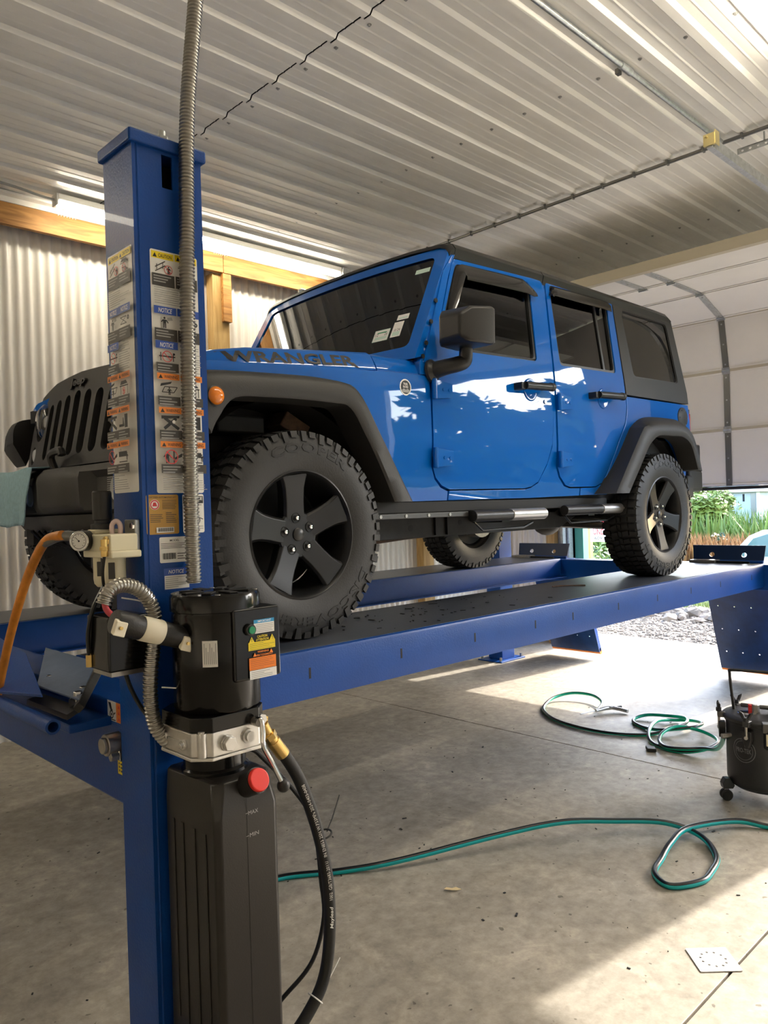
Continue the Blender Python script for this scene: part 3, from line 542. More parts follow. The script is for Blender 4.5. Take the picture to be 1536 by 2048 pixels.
d = Decal((0, 0, 0), (1, 0, 0), (0, 0, 1), fn=lambda u, v, l: MC+V(((.108+l)*math.sin(u/.108-.86), -(.108+l)*math.cos(u/.108-.86), v)))
for k in range(8): d.rect(.0045*k, 1.115, .0045*(k+1), 1.178, WH)
for k in range(7): d.rect(.004+.0045*k, 1.122, .0058+.0045*k, 1.172-(k % 3)*.01, GR)
d.build('rating_plate', mo)
bx = MB().box(-.777, -.640, -1.602, -1.50, 1.072, 1.248).build('control_box', 'black_paint', hp, bevel=.006)
MB().box(-.792, -.777, -1.58, -1.46, 1.10, 1.23).build('box_flange', 'black_paint', bx, bevel=.003)
for x, z in ((-.7772, 1.14), (-.7772, 1.21)): MB().cyl((x-.004, -1.575, z), (x, -1.575, z), .0055, n=10).build('box_screw', 'chrome', bx)
bt = MB().cyl((-.733, -1.602, 1.196), (-.733, -1.612, 1.196), .0145, n=24).build('button_ring', 'black_plastic', bx, bevel=.002); MB().cyl((-.733, -1.612, 1.196), (-.733, -1.6165, 1.196), .0095, n=20).build('start_button', 'green_button', bx, bevel=.0015)
d = Decal((-.738, -1.602, 1.080), (1, 0, 0), (0, 0, 1))
d.rect(.018, .104, .079, .138, WH).rect(.018, .129, .079, .138, LB).text('IMPORTANT', .050, .1308, .0055, WH, w=.040, bold=.015, c=True).lines(.024, .076, .106, .127, 5, GR, 2)
d.rect(0, .064, .080, .084, YE).poly([(.002, .084), (.018, .084), (.010, .098)], YE).poly([(.063, .084), (.079, .084), (.071, .098)], YE).text('!', .0092, .086, .0085, BK, bold=.02).text('!', .0702, .086, .0085, BK, bold=.02).text('CAUTION', .041, .0935, .0060, YE, w=.030, bold=.02, c=True).text('ATTENTION', .041, .0855, .0060, YE, w=.038, bold=.02, c=True).lines(.004, .076, .065, .083, 4, DK, 6, .14)
d.rect(0, .016, .080, .046, HO).text('WARNING', .042, .0565, .0052, HO, w=.034, bold=.015, c=True).poly([(.012, .049), (.022, .049), (.017, .058)], HO).poly([(.061, .053), (.071, .053), (.066, .062)], HO).text('AVERTISSEMENT', .042, .0480, .0052, HO, w=.058, bold=.015, c=True).lines(.004, .074, .018, .045, 6, DK, 7, .12)
d.rect(0, -.006, .080, .0155, WH).lines(.004, .074, -.004, .013, 4, GR, 9); d.build('safety_decal', bx)
MB().tube(spline([(-.838, -1.545, 1.176), (-.815, -1.552, 1.182), (-.793, -1.545, 1.197)], 6), .007, 10).build('strain_cable', 'rubber', bx); MB().cyl((-.80, -1.548, 1.193), (-.777, -1.54, 1.203), .012, n=12).build('cable_gland', 'black_plastic', bx)
# manifold block: chamfered aluminium square plate
BZ0, BZ1 = .903, .962; oc = [(-.835, -1.585), (-.700, -1.585), (-.665, -1.55), (-.665, -1.41), (-.70, -1.375), (-.83, -1.375), (-.872, -1.41), (-.872, -1.548)]
MB().sheet([[(x, y) for x, y in oc]], lambda u, v, d: (u, v, BZ1+d), .036).build('end_bell', 'black_paint', hp, bevel=.003)
bl = MB().sheet([oc], lambda u, v, d: (u, v, BZ0+d), BZ1-BZ0).build('manifold_block', 'alu', hp, bevel=.004)
MB().sheet([[(x*1.0+(x+.768)*.03, y+(y+1.48)*.03) for x, y in oc]], lambda u, v, d: (u, v, BZ0-.008+d), .008).build('manifold_flange', 'alu', bl, bevel=.002)
for y, z in ((-1.43, .935), (-1.52, .930)): MB().cyl((-.880, y, z), (-.8722, y, z), .013, n=18).cyl((-.886, y, z), (-.880, y, z), .007, n=6).build('plug_screw', 'chrome', bl, bevel=.001)
MB().obox((-.874, -1.475, .932), (.002, 0, 0), (0, .03, 0), (0, 0, .005)).build('cast_rib', 'alu', bl); MB().cyl((-.795, -1.592, .930), (-.795, -1.585, .930), .021, n=6).cyl((-.795, -1.604, .930), (-.795, -1.592, .930), .0185, n=6).build('hex_plug', 'alu', bl, bevel=.002)
MB().cyl((-.735, -1.592, .934), (-.735, -1.585, .934), .018, n=20).cyl((-.735, -1.60, .934), (-.735, -1.592, .934), .013, n=20).build('port_ring', 'alu', bl); MB().cyl((-.853, -1.567, .905), (-.853, -1.567, .962), .012, n=12).cyl((-.853, -1.567, .962), (-.853, -1.567, .966), .009, n=6).build('corner_boss', 'alu', bl)
MB().lathe([(.084, .842), (.084, .850), (.078, .856), (.078, .895)], (-.765, -1.478, 0), n=36).build('pump_neck', 'black_paint', hp)
# release lever
lv = spline([(-.716, -1.595, .975), (-.714, -1.612, .972), (-.716, -1.622, .945), (-.718, -1.626, .912), (-.700, -1.632, .870), (-.676, -1.638, .815)], 6)
le = MB().tube(lv, .0062, 10).build('release_lever', 'chrome', hp); MB().sphere((-.672, -1.639, .806), .0165, 18).build('lever_knob', 'black_plastic', le); MB().cyl((-.716, -1.585, .966), (-.716, -1.610, .966), .011, n=14).build('lever_pivot', 'steel', le, bevel=.001)
# reservoir with facets and shallow ribs
tk = [[(-.83, -1.565), (-.805, -1.590), (-.700, -1.590), (-.680, -1.575), (-.680, -1.39), (-.695, -1.375), (-.83, -1.375), (-.845, -1.39)],
      [(-.848, -1.60), (-.835, -1.612), (-.680, -1.612), (-.668, -1.60), (-.668, -1.375), (-.68, -1.362), (-.835, -1.362), (-.848, -1.375)]]
rs = [[(x, y, .842) for x, y in tk[0]], [(x, y, .836) for x, y in [(-.838, -1.575), (-.815, -1.598), (-.693, -1.598), (-.673, -1.58), (-.673, -1.385), (-.69, -1.37), (-.833, -1.37), (-.848, -1.385)]], [(x, y, .765) for x, y in tk[1]], [(x, y, .74) for x, y in tk[1]], [(x, y, .16) for x, y in tk[1]], [(x*.96-.0303, y*.96-.0595, .12) for x, y in tk[1]]]
rv = MB().rings(rs).build('reservoir', 'tank_plastic', hp, bevel=.010, seg=3)
for y in (-1.56, -1.51, -1.455, -1.41): MB().box(-.8505, -.848, y-.006, y+.006, .22, .72).build('tank_rib', 'tank_plastic', rv, bevel=.001)
MB().box(-.7635, -.7625, -1.6128, -1.612, .16, .80).build('mould_seam', 'tank_plastic', rv)
fc = MB().cyl((-.752, -1.595, .818), (-.748, -1.640, .840), .029, .031, n=28).build('filler_neck', 'black_plastic', rv); MB().cyl((-.748, -1.640, .840), (-.7475, -1.650, .8445), .029, .027, n=28).build('filler_cap', 'red', rv, bevel=.003)
d = Decal((-.763, -1.612, .64), (1, 0, 0), (0, 0, 1)); d.text('MAX', .004, .112, .010, GR, w=.028).text('MIN', .006, .058, .010, GR, w=.026).rect(-.004, .117, .003, .1182, GR).rect(-.004, .062, .003, .0632, GR); d.build('level_marks', rv)
# ------------------------------------------------------------------ hoses, conduits and fittings around the column
hh = tag(MB().tube(spline([(-.640, -1.560, .890), (-.612, -1.56, .855), (-.560, -1.56, .768), (-.507, -1.56, .622), (-.477, -1.56, .477), (-.471, -1.555, .338), (-.488, -1.55, .223), (-.534, -1.545, .150), (-.61, -1.53, .085), (-.70, -1.47, .035), (-.76, -1.30, .0165)], 8), .0165, 16).build('hydraulic_hose', 'rubber'), 'thick black hydraulic hose with white printing curving beside the reservoir', 'hose')
ft = MB().cyl((-.660, -1.555, .948), (-.690, -1.545, .965), .013, n=6).build('elbow_fitting', 'brass', hh)
MB().cyl((-.690, -1.585, .964), (-.690, -1.53, .964), .014, n=6).build('elbow_nut', 'alu', hh)
for p0, p1, r, n in (((-.672, -1.56, .945), (-.655, -1.56, .912), .013, 12), ((-.657, -1.56, .918), (-.649, -1.56, .904), .019, 6), ((-.650, -1.56, .906), (-.642, -1.56, .892), .0165, 12), ((-.643, -1.56, .895), (-.612, -1.56, .852), .0185, 18)): MB().cyl(p0, p1, r, n=n).build('brass_fitting', 'brass', hh, bevel=.001, seg=1)
hs_ = spline([(-.560, -1.56, .768), (-.507, -1.56, .622), (-.477, -1.56, .477), (-.471, -1.555, .338)], 20)
_acc = [0.]
for i in range(1, len(hs_)): _acc.append(_acc[-1]+(hs_[i]-hs_[i-1]).length)
def on_hose(u, v, l):
    u = max(0, min(u, _acc[-1]-1e-4)); i = max(k for k in range(len(_acc)-1) if _acc[k] <= u); p = hs_[i].lerp(hs_[i+1], (u-_acc[i])/(_acc[i+1]-_acc[i])); t = (hs_[i+1]-hs_[i]).normalized()
    q = v/.0165; o = V((-.35, -.94, 0)); o = (o-t*o.dot(t)).normalized(); b = t.cross(o); return p+(o*math.cos(q)+b*math.sin(q))*(.0165+l)
# printing runs up the hose (letters read from the bottom upward)
d = Decal((0, 0, 0), (1, 0, 0), (0, 0, 1), fn=lambda u, v, l: on_hose(_acc[-1]-.01-u, v, l))
d.text('Maylead', .0, -.005, .0095, WH, w=.062, bold=.01, shear=.3).text('1002  GB/T3683-2011/', .080, -.005, .009, WH, w=.112).text('IN EN853 2SN W.P33MPa 2024-0403-0408', .205, -.005, .009, WH, w=.225); d.build('hose_print', hh)
tag(MB().tube(spline([(-.70, -1.47, .868), (-.66, -1.49, .862), (-.628, -1.50, .829), (-.557, -1.52, .740), (-.510, -1.54, .655), (-.490, -1.537, .565), (-.478, -1.532, .47), (-.468, -1.527, .36), (-.49, -1.50, .24), (-.55, -1.46, .16), (-.62, -1.40, .08), (-.72, -1.26, .009)], 6), .006, 8).build('return_hose', 'rubber'), 'thin black return hose tied alongside the thick hydraulic hose', 'hose')
tag(MB().torus((-.480, -1.552, .60), (.25, 0, -1), .0225, .0028, 24, 6).tube([(-.462, -1.545, .60), (-.43, -1.53, .62), (-.375, -1.50, .665)], .002, 6).build('cable_tie', 'rubber'), 'black cable tie around the hydraulic hose, tail sticking out', 'cable tie')
tag(MB().torus((-.520, -1.545, .168), (.75, 0, .66), .0225, .0018, 24, 6).tube([(-.50, -1.555, .185), (-.46, -1.55, .215), (-.425, -1.54, .235)], .0012, 6).build('cable_tie', 'p_white'), 'white wire tie around the lower end of the hydraulic hose', 'cable tie')
def flex(path, r, name, label, nn=14):
    P_ = spline(path, 24); L_ = [0.]
    for i in range(1, len(P_)): L_.append(L_[-1]+(P_[i]-P_[i-1]).length)
    pit = .0095; n = int(L_[-1]/pit); Q = []; R_ = []
    j = 0
    for k in range(n*4):
        s_ = L_[-1]*k/(n*4)
        while L_[j+1] < s_: j += 1
        Q.append(P_[j].lerp(P_[j+1], (s_-L_[j])/(L_[j+1]-L_[j]))); R_.append(r*(1., 1.0, .84, .84)[k % 4])
    return tag(MB().tube(Q, lambda i: R_[i], nn).build(name, 'conduit', ang=35), label, 'conduit', 'flexible metal conduits')
flex([(-.655, -1.42, CZ-.02), (-.672, -1.41, 3.2), (-.695, -1.385, 2.865), (-.727, -1.378, 2.55), (-.738, -1.376, 2.25), (-.746, -1.376, 1.9), (-.750, -1.376, 1.55), (-.752, -1.379, 1.30)], .0205, 'flexible_conduit', 'silver flexible conduit running from ceiling down the blue column')
flex([(-1.021, -1.43, 1.278), (-1.010, -1.43, 1.303), (-.985, -1.425, 1.317), (-.955, -1.42, 1.316), (-.922, -1.42, 1.300), (-.898, -1.42, 1.268), (-.887, -1.42, 1.225), (-.893, -1.42, 1.16), (-.902, -1.42, 1.10), (-.905, -1.42, 1.03), (-.895, -1.42, .965), (-.868, -1.42, .923), (-.835, -1.40, .90), (-.80, -1.37, .885)], .0185, 'flexible_conduit', 'silver flexible conduit looping over the plug beside the motor')
tag(MB().tube(spline([(-1.020, -1.432, 1.285), (-1.018, -1.445, 1.262), (-1.005, -1.475, 1.245), (-.990, -1.50, 1.238)], 6), .0075, 10).build('red_wires', mat('red_wire', (.55, .06, .08), .4)), 'red wires leaving the conduit end above the plug', 'wire')
# in-line plug and connector
pl = root('cord_connector', (-.94, -1.5, 1.16), 'black and ivory twist-lock plug hanging beside the motor', 'plug')
pa_, pb_ = V((-1.035, -1.505, 1.246)), V((-.846, -1.500, 1.180)); ax = (pb_-pa_).normalized(); Lp = (pb_-pa_).length
def seg_(a, b, r, m, nm, r2=None): return MB().lathe([(r*.97, a*Lp), (r, a*Lp+.002), (r2 or r, b*Lp-.002), ((r2 or r)*.97, b*Lp)], pa_, ax, 28).build(nm, m, pl)
seg_(.02, .36, .0285, 'black_plastic', 'plug_shell'); seg_(.36, .63, .0295, 'ivory_plug', 'ivory_collar'); seg_(.63, .99, .0285, 'black_plastic', 'socket_shell', .027)
for s_, nm in ((.03, 'clamp'), (.92, 'clamp')):
    c = pa_+ax*Lp*s_+V((0, -.024, -.012)); cl = MB().obox(c, ax*.015, V((0, -.006, -.003)), V((.006, 0, .016))).build(nm, 'ivory_plug', pl, bevel=.003); MB().cyl(c-V((0, .005, 0)), c-V((0, .011, 0)), .004, n=10).build('screw', 'brass', cl)
cbx = root('switch_box', (-.93, -1.31, 1.10), 'black limit switch box on column behind the ivory plug', 'box')
MB().box(-.985, -.876, -1.37, -1.245, 1.100, 1.236).build('housing', 'black_paint', cbx, bevel=.006); MB().box(-.975, -.886, -1.36, -1.255, 1.088, 1.100).build('lid_edge', 'steel', cbx); MB().cyl((-.987, -1.262, 1.135), (-.987, -1.262, 1.105), .010, n=8).cyl((-.987, -1.262, 1.150), (-.987, -1.262, 1.135), .007, n=8).build('brass_port', 'brass', cbx)
tag(MB().tube(spline([(-.925, -1.325, 1.095), (-.918, -1.34, 1.05), (-.90, -1.358, 1.0), (-.875, -1.365, .965), (-.83, -1.365, .935)], 6), .0055, 8).build('control_cable', 'rubber'), 'thin black cable hanging from switch box to the pump', 'cable')
tag(MB().tube(spline([(-.935, -1.29, 1.345), (-.958, -1.285, 1.30), (-.985, -1.285, 1.25), (-.992, -1.27, 1.19), (-.988, -1.263, 1.135)], 6), .006, 8).build('air_line', 'hose_black'), 'black air line from regulator to the switch box', 'hose')
for p0, p1, lab in (((-.886, -1.442, 1.060), (-.836, -1.492, 1.050), 'white cable tie tail on conduit beside the motor'), ((-.96, -1.395, 1.285), (-.885, -1.40, 1.262), 'white cable tie tail behind the conduit loop')): tag(MB().tube([p0, (V(p0)+V(p1))/2+V((0, 0, .002)), p1], .0018, 6).build('cable_tie', 'p_white'), lab, 'cable tie')
# air filter regulator with gauge on the column's left face
ar = root('air_regulator', (-.93, -1.27, 1.30), 'ivory air filter regulator with gauge on left face of column', 'regulator')
MB().box(-.890, -.876, -1.335, -1.275, 1.38, 1.475).build('bracket', 'galv', ar, bevel=.003); MB().cyl((-.896, -1.325, 1.458), (-.890, -1.325, 1.458), .010, n=6).build('bracket_bolt', 'chrome', ar, bevel=.001)
MB().box(-.965, -.890, -1.350, -1.190, 1.395, 1.440).build('body', 'ivory', ar, bevel=.005); MB().box(-.960, -.895, -1.255, -1.205, 1.440, 1.452).build('body_top', 'ivory', ar, bevel=.004); MB().box(-.968, -.888, -1.365, -1.195, 1.380, 1.398).build('body_flange', 'ivory', ar, bevel=.004)
rk = MB().lathe([(.030, 1.452), (.030, 1.465), (.020, 1.467), (.020, 1.475), (.0235, 1.477), (.0245, 1.482), (.0245, 1.548), (.022, 1.552), (.001, 1.552)], (-.928, -1.230, 0), n=20).build('knob', 'black_plastic', ar, ang=20)
for nm, y, r, b in (('filter_bowl', -1.222, .0235, 1.300), ('oil_bowl', -1.292, .0285, 1.296)):
    bo = MB().lathe([(.001, b), (r*.6, b+.001), (r*.92, b+.010), (r, b+.022), (r, 1.380)], (-.928, y, 0), n=28).build(nm, 'ivory', ar)
    MB().obox((-.928-r*.62, y-r*.785, (b+1.398)/2), (.0062, -.0049, 0), (.0016, .002, 0), (0, 0, (1.338-b)/2)).build('sight_glass', 'p_dk', bo, bevel=.001); MB().obox((-.928-r*.7, y+r*.72, 1.366), (.005, 0, 0), (0, .006, 0), (0, 0, .016)).build('bowl_lock', 'black_plastic', bo, bevel=.002)
MB().lathe([(.006, 1.272), (.008, 1.274), (.008, 1.288), (.005, 1.290), (.005, 1.302)], (-.928, -1.222, 0), n=10).build('drain', 'brass', ar)
gd = V((-.80, -.60, 0)).normalized(); gc = V((-.968, -1.222, 1.424)); ga = MB().cyl(gc+gd*-.01, gc+gd*.034, .026, n=28).build('gauge', 'black_plastic', ar, bevel=.002); MB().cyl(gc+gd*.034, gc+gd*.0365, .0235, n=28).build('gauge_face', 'p_white', ga)
d = Decal(gc+gd*.0365, gd.cross(V((0, 0, -1))), (0, 0, 1)); d.ring(0, 0, .020, .0012, BK).line((0, 0), (-.010, .010), .0014, BK).disc(0, 0, .0025, BK)
for k in range(11): a_ = math.radians(225-27*k); d.line((.014*math.cos(a_), .014*math.sin(a_)), (.018*math.cos(a_), .018*math.sin(a_)), .001, BK)
d.build('gauge_print', ga); MB().torus(gc+gd*.036, gd, .0245, .0018, 28, 6).build('bezel', 'chrome', ga)
MB().tube(spline([(-.930, -1.290, 1.440), (-.930, -1.290, 1.462), (-.922, -1.296, 1.472), (-.914, -1.302, 1.462), (-.914, -1.302, 1.440)], 5), .0065, 10).build('sight_dome', mat('pink_clear', (.72, .55, .52), .15), ar)
MB().cyl((-.972, -1.335, 1.424), (-.962, -1.335, 1.424), .012, n=6).cyl((-.976, -1.342, 1.428), (-.976, -1.342, 1.385), .0085, n=10).cyl((-.976, -1.342, 1.410), (-.976, -1.342, 1.400), .011, n=6).build('outlet_elbow', 'brass', ar, bevel=.001, seg=1); MB().tube(spline([(-.976, -1.342, 1.386), (-.974, -1.325, 1.345), (-.960, -1.30, 1.305), (-.945, -1.285, 1.285)], 6), .004, 8).build('outlet_line', 'rubber', ar)
oh = tag(MB().tube(spline([(-1.020, -1.195, 1.440), (-1.03, -1.12, 1.428), (-1.03, -1.03, 1.375), (-1.03, -.93, 1.285), (-1.03, -.82, 1.155), (-1.03, -.74, 1.04), (-1.03, -.66, .92), (-1.05, -.55, .72), (-1.1, -.4, .40), (-1.2, -.2, .06), (-1.4, .1, .0125)], 8), .0125, 14).build('air_hose', 'orange_hose'), 'orange rubber air hose bending down from the pressure gauge', 'hose')
MB().tube(spline([(-.972, -1.222, 1.430), (-1.00, -1.20, 1.437), (-1.020, -1.170, 1.436), (-1.03, -1.10, 1.420)], 6), .0132, 14).build('hose_end', 'galv_dark', oh)
# ------------------------------------------------------------------ the blue off-road car (front axle at x = 0, deck at z = 1)
car = root('off_road_car', (1.47, 0, 1.0), 'bright blue four-door off-road car with black hardtop on the lift', 'car')
ZS = [1.3, 1.50, 1.60, 1.80, 2.00, 2.15, 2.25, 2.75, 2.9]; YS = [.76, .775, .790, .805, .805, .800, .794, .750, .735]
def ys(z):
    if z <= ZS[0]: return YS[0]
    for i in range(len(ZS)-1):
        if z <= ZS[i+1]: t = (z-ZS[i])/(ZS[i+1]-ZS[i]); return YS[i]+t*(YS[i+1]-YS[i])
    return YS[-1]
LV = [1.52+.05*k for k in range(26)]
def side(loops, sd, name, m, par=car, out=0., th=.035, bevel=.006, seg=3, lv=LV):
    return MB().sheet(loops, lambda u, v, d: (u, sd*(ys(v)+out-d), v), th, cv=lv).build(name, m, par, bevel=bevel, seg=seg, ang=28)
def rnd(P, r=.03, n=4):                              # round the corners of an outline
    o = []
    for i in range(len(P)):
        a, b, c = V(P[i-1]), V(P[i]), V(P[(i+1) % len(P)]); u, v = (a-b), (c-b); q = min(r, u.length*.45, v.length*.45); p0, p1 = b+u.normalized()*q, b+v.normalized()*q
        o += [tuple(((1-t)**2)*p0+2*t*(1-t)*b+t*t*p1) for t in [k/n for k in range(n+1)]]
    return o
FD = [(.848, 1.672), (.870, 1.624), (.914, 1.588), (.972, 1.569), (1.58, 1.573), (1.64, 1.583), (1.70, 1.610), (1.778, 1.709), (1.824, 1.818), (1.838, 1.92), (1.845, 2.10), (1.845, 2.715), (1.83, 2.733), (1.095, 2.700), (1.072, 2.672), (.975, 2.438), (.872, 2.235), (.848, 2.11)]
FDH = rnd([(.945, 2.236), (1.722, 2.262), (1.722, 2.702), (1.100, 2.678), (.985, 2.42)], .03)
RD = [(1.884, 1.69), (1.91, 1.639), (1.967, 1.592), (2.023, 1.580), (2.292, 1.583), (2.363, 1.604), (2.43, 1.690), (2.555, 1.870), (2.640, 1.985), (2.668, 2.08), (2.662, 2.19), (2.612, 2.74), (2.60, 2.757), (1.895, 2.738), (1.882, 2.715), (1.882, 2.10)]
RDH = rnd([(1.945, 2.266), (2.572, 2.284), (2.545, 2.742), (1.915, 2.722)], .03)
FP = [(-.36, 2.028), (-.316, 2.034), (.10, 2.060), (.53, 2.083), (.835, 2.092), (.838, 1.80), (.839, 1.672), (.862, 1.616), (.906, 1.578), (.960, 1.560), (.960, 1.517), (.66, 1.515), (.56, 1.66), (.46, 1.82), (.36, 1.925), (.25, 1.968), (.10, 1.975), (-.36, 1.95)]
QP = [(2.335, 1.535), (2.372, 1.592), (2.438, 1.682), (2.563, 1.864), (2.649, 1.980), (2.678, 2.08), (2.674, 2.148), (3.555, 2.156), (3.57, 2.05), (3.565, 1.74), (3.45, 1.74), (3.41, 1.80), (3.33, 1.88), (3.20, 1.945), (2.85, 1.945), (2.66, 1.84), (2.44, 1.535)]
for sd in (-1, 1):
    side([FP], sd, 'front_fender', 'car_paint', th=.05, bevel=.012)
    side([[(.966, 1.517), (1.590, 1.521), (1.590, 1.567), (.972, 1.563)]], sd, 'rocker_panel', 'car_paint', bevel=.004)
    side([[(1.594, 1.521), (2.13, 1.531), (2.13, 1.574), (2.02, 1.573), (1.962, 1.585), (1.905, 1.634), (1.877, 1.690), (1.877, 2.735), (1.850, 2.735), (1.850, 1.92), (1.832, 1.80), (1.786, 1.70), (1.706, 1.602), (1.642, 1.576), (1.594, 1.567)]], sd, 'pillar_panel', 'car_paint', out=-.006, bevel=.003)
    side([[(2.134, 1.531), (2.33, 1.534), (2.365, 1.590), (2.358, 1.596), (2.292, 1.577), (2.134, 1.574)]], sd, 'rocker_panel', 'car_paint', bevel=.004)
    side([QP], sd, 'rear_quarter', 'car_paint', th=.05, bevel=.008)
# doors with glass, frames, hinges and handles
def door(loop, hole, sd, front):
    o = side([loop, hole], sd, 'door', 'car_paint', th=.04, bevel=.008)
    cx = sum(p[0] for p in hole)/len(hole); cz = sum(p[1] for p in hole)/len(hole)
    sh = lambda k: [(cx+(x-cx)*k, cz+(z-cz)*(1-(1-k)*1.5)) for x, z in hole]
    side([sh(1.0), sh(.955)], sd, 'window_seal', 'black_trim', o, out=-.006, th=.022, bevel=.003)
    MB().sheet([sh(.985)], lambda u, v, d: (u, sd*(ys(v)-.018-d), v), .004, cv=LV).build('window_glass', 'glass_clear' if front else 'glass_dark', o)
    xs_, zs_ = (.842, (2.032, 1.715)) if front else (1.880, (2.052, 1.732))
    for z in zs_:
        L_ = .125; h = .043
        hn = MB().sheet([[(xs_+.004, -h), (xs_+.02, -h), (xs_+L_, -h*.78), (xs_+L_, h*.78), (xs_+.02, h), (xs_+.004, h)]], lambda u, v, d: (u, sd*(ys(z)+.024-d), z+v), .028).build('hinge', 'car_paint', o, bevel=.005)
        MB().cyl((xs_+.002, sd*(ys(z)+.020), z-h-.004), (xs_+.002, sd*(ys(z)+.020), z+h+.004), .013, n=14).build('hinge_pin', 'car_paint', o, bevel=.002)
        for x in (xs_+.06, xs_+.10): MB().cyl((x, sd*(ys(z)+.024), z), (x, sd*(ys(z)+.0275), z), .008, n=6).build('hinge_bolt', 'car_paint', o)
    hx = (1.50, 1.775, 2.118) if front else (2.235, 2.545, 2.130)
    xa, xb, hz = hx; Yh = sd*(ys(hz)+.050); ym = sd*ys(hz)
    MB().lathe([(.062, -.001), (.060, .005), (.055, .0065), (.045, .004), (.025, .0015), (.001, .001)], ((xa+xb)/2-.005, ym, hz-.02), (0, sd, 0), 28).build('handle_cup', 'car_paint', o)
    hb = MB().cyl((xa+.02, Yh, hz-.012), (xb, Yh, hz), .021, n=18).build('handle', 'black_trim', o, bevel=.002)
    MB().obox((xa+.012, sd*(ys(hz)+.024), hz-.014), (.024, 0, 0), (0, .028, 0), (0, 0, .019)).build('handle_mount', 'black_trim', o, bevel=.006); MB().cyl((xb-.035, ym-sd*.004, hz-.003), (xb-.035, Yh, hz-.003), .012, n=12).build('handle_stem', 'black_trim', o)
    MB().cyl((xb-.028, Yh, hz), (xb+.002, Yh, hz), .0235, n=20).build('push_button', 'black_plastic', o, bevel=.003)
    if front: MB().cyl((1.766, sd*(ys(2.044)-.002), 2.044), (1.766, sd*(ys(2.044)+.006), 2.044), .012, n=18).build('lock_cylinder', 'chrome', o, bevel=.002)
    # smoked rain visor over the window
    if front: vp = [(.995, 2.40), (1.085, 2.635), (1.11, 2.668), (1.15, 2.685), (1.45, 2.700), (1.66, 2.708), (1.722, 2.690), (1.748, 2.650)]; wv = [.02, .05, .07, .085, .085, .085, .075, .03]
    else: vp = [(1.905, 2.665), (1.925, 2.705), (1.96, 2.722), (2.2, 2.731), (2.45, 2.738), (2.555, 2.735)]; wv = [.02, .05, .065, .07, .07, .07]
    rs = []
    for i, ((x, z), wd) in enumerate(zip(vp, wv)):
        dx, dz = (1.0, -.28) if front and i < 2 else ((.55, -.75) if front and i == 2 else (0, -1)); 
        rs.append([(x, sd*(ys(z)+.001), z), (x+dx*wd*.45, sd*(ys(z)+.028), z+dz*wd*.45), (x+dx*wd, sd*(ys(z)+.034), z+dz*wd), (x+dx*wd, sd*(ys(z)+.030), z+dz*wd), (x+dx*wd*.45, sd*(ys(z)+.024), z+dz*wd*.45), (x+dx*.006, sd*(ys(z)-.003), z+dz*.006)])
    MB().rings(rs).build('rain_visor', mat('smoke', (.006, .005, .0045), .14, 0, .3), o, ang=50)
    if not front:
        k0, k1 = (2.405, 2.735), (2.452, 2.285); MB().sheet([[(k1[0]-.010, k1[1]), (k1[0]+.010, k1[1]), (k0[0]+.010, k0[1]), (k0[0]-.010, k0[1])]], lambda u, v, d: (u, sd*(ys(v)-.010-d), v), .010).build('division_bar', 'black_trim', o)
    return o
for sd in (-1, 1):
    dr = door(FD, FDH, sd, True); door(RD, RDH, sd, False)
    # mirror on the front door
    ma = MB().lathe([(.056, 0), (.055, .014), (.046, .022), (.040, .030)], (.850, sd*.797, 2.115), (.25, sd, .1), 20).build('mirror_arm', 'black_plastic', dr); 
    MB().tube(spline([(.850, sd*.80, 2.115), (.875, sd*.860, 2.128), (.915, sd*.905, 2.14), (.945, sd*.925, 2.155), (.950, sd*.93, 2.20), (.948, sd*.935, 2.225)], 5), lambda i: (.046, .042, .040, .039, .038, .037, .037, .036, .036, .036, .036, .036, .035, .034, .033)[min(i, 14)]-.0003*max(0, i-14), 16).build('mirror_arm', 'black_plastic', dr)
    pr = [(.800, .215, .345), (.830, .200, .375), (.93, .198, .388), (.985, .205, .392)]
    rs = [[(.815, sd*.885, 2.235), (.800, sd*1.02, 2.235), (.800, sd*1.02, 2.335), (.815, sd*.885, 2.345)], [(.835, sd*.872, 2.212), (.840, sd*1.055, 2.210), (.850, sd*1.055, 2.370), (.845, sd*.872, 2.378)], [(.945, sd*.868, 2.208), (.965, sd*1.07, 2.210), (.975, sd*1.07, 2.385), (.955, sd*.868, 2.388)], [(.995, sd*.870, 2.212), (1.00, sd*1.068, 2.214), (1.005, sd*1.068, 2.382), (1.0, sd*.870, 2.384)]]
    mr_ = MB().rings(rs).build('mirror_housing', 'black_plastic', dr, bevel=.016, seg=3); MB().box(1.003, 1.006, min(sd*.885, sd*1.055), max(sd*.885, sd*1.055), 2.225, 2.37).build('mirror_face', 'chrome', dr)
# flares
def flare(A, B, C, sd, name, n=5):
    f = lambda P_: spline([(x, 0, z) for x, z in P_], n); a, b, c = f(A), f(B), f(C); rs = []
    for p, q, r in zip(a, b, c):
        o = (q-r); o.normalize()
        rs.append([(p.x, sd*.772, p.z), (p.x*.6+q.x*.4, sd*.860, p.z*.6+q.z*.4+.004), (q.x, sd*.918, q.z), (q.x-.25*(q-r).x, sd*.934, q.z-.25*(q-r).z), (r.x, sd*.938, r.z), (r.x-o.x*.012, sd*.930, r.z-o.z*.012), (r.x-o.x*.012, sd*.80, r.z-o.z*.012)])
    return MB().rings(rs).build(name, 'flare', car, ang=42)
FA = [(-.475, 1.86), (-.465, 1.945), (-.40, 1.985), (-.13, 2.005), (.16, 2.012), (.33, 1.978), (.46, 1.80), (.56, 1.645), (.640, 1.513)]
FB = [(-.470, 1.84), (-.455, 1.925), (-.40, 1.966), (-.133, 1.983), (.156, 1.988), (.282, 1.958), (.40, 1.79), (.495, 1.64), (.578, 1.512)]
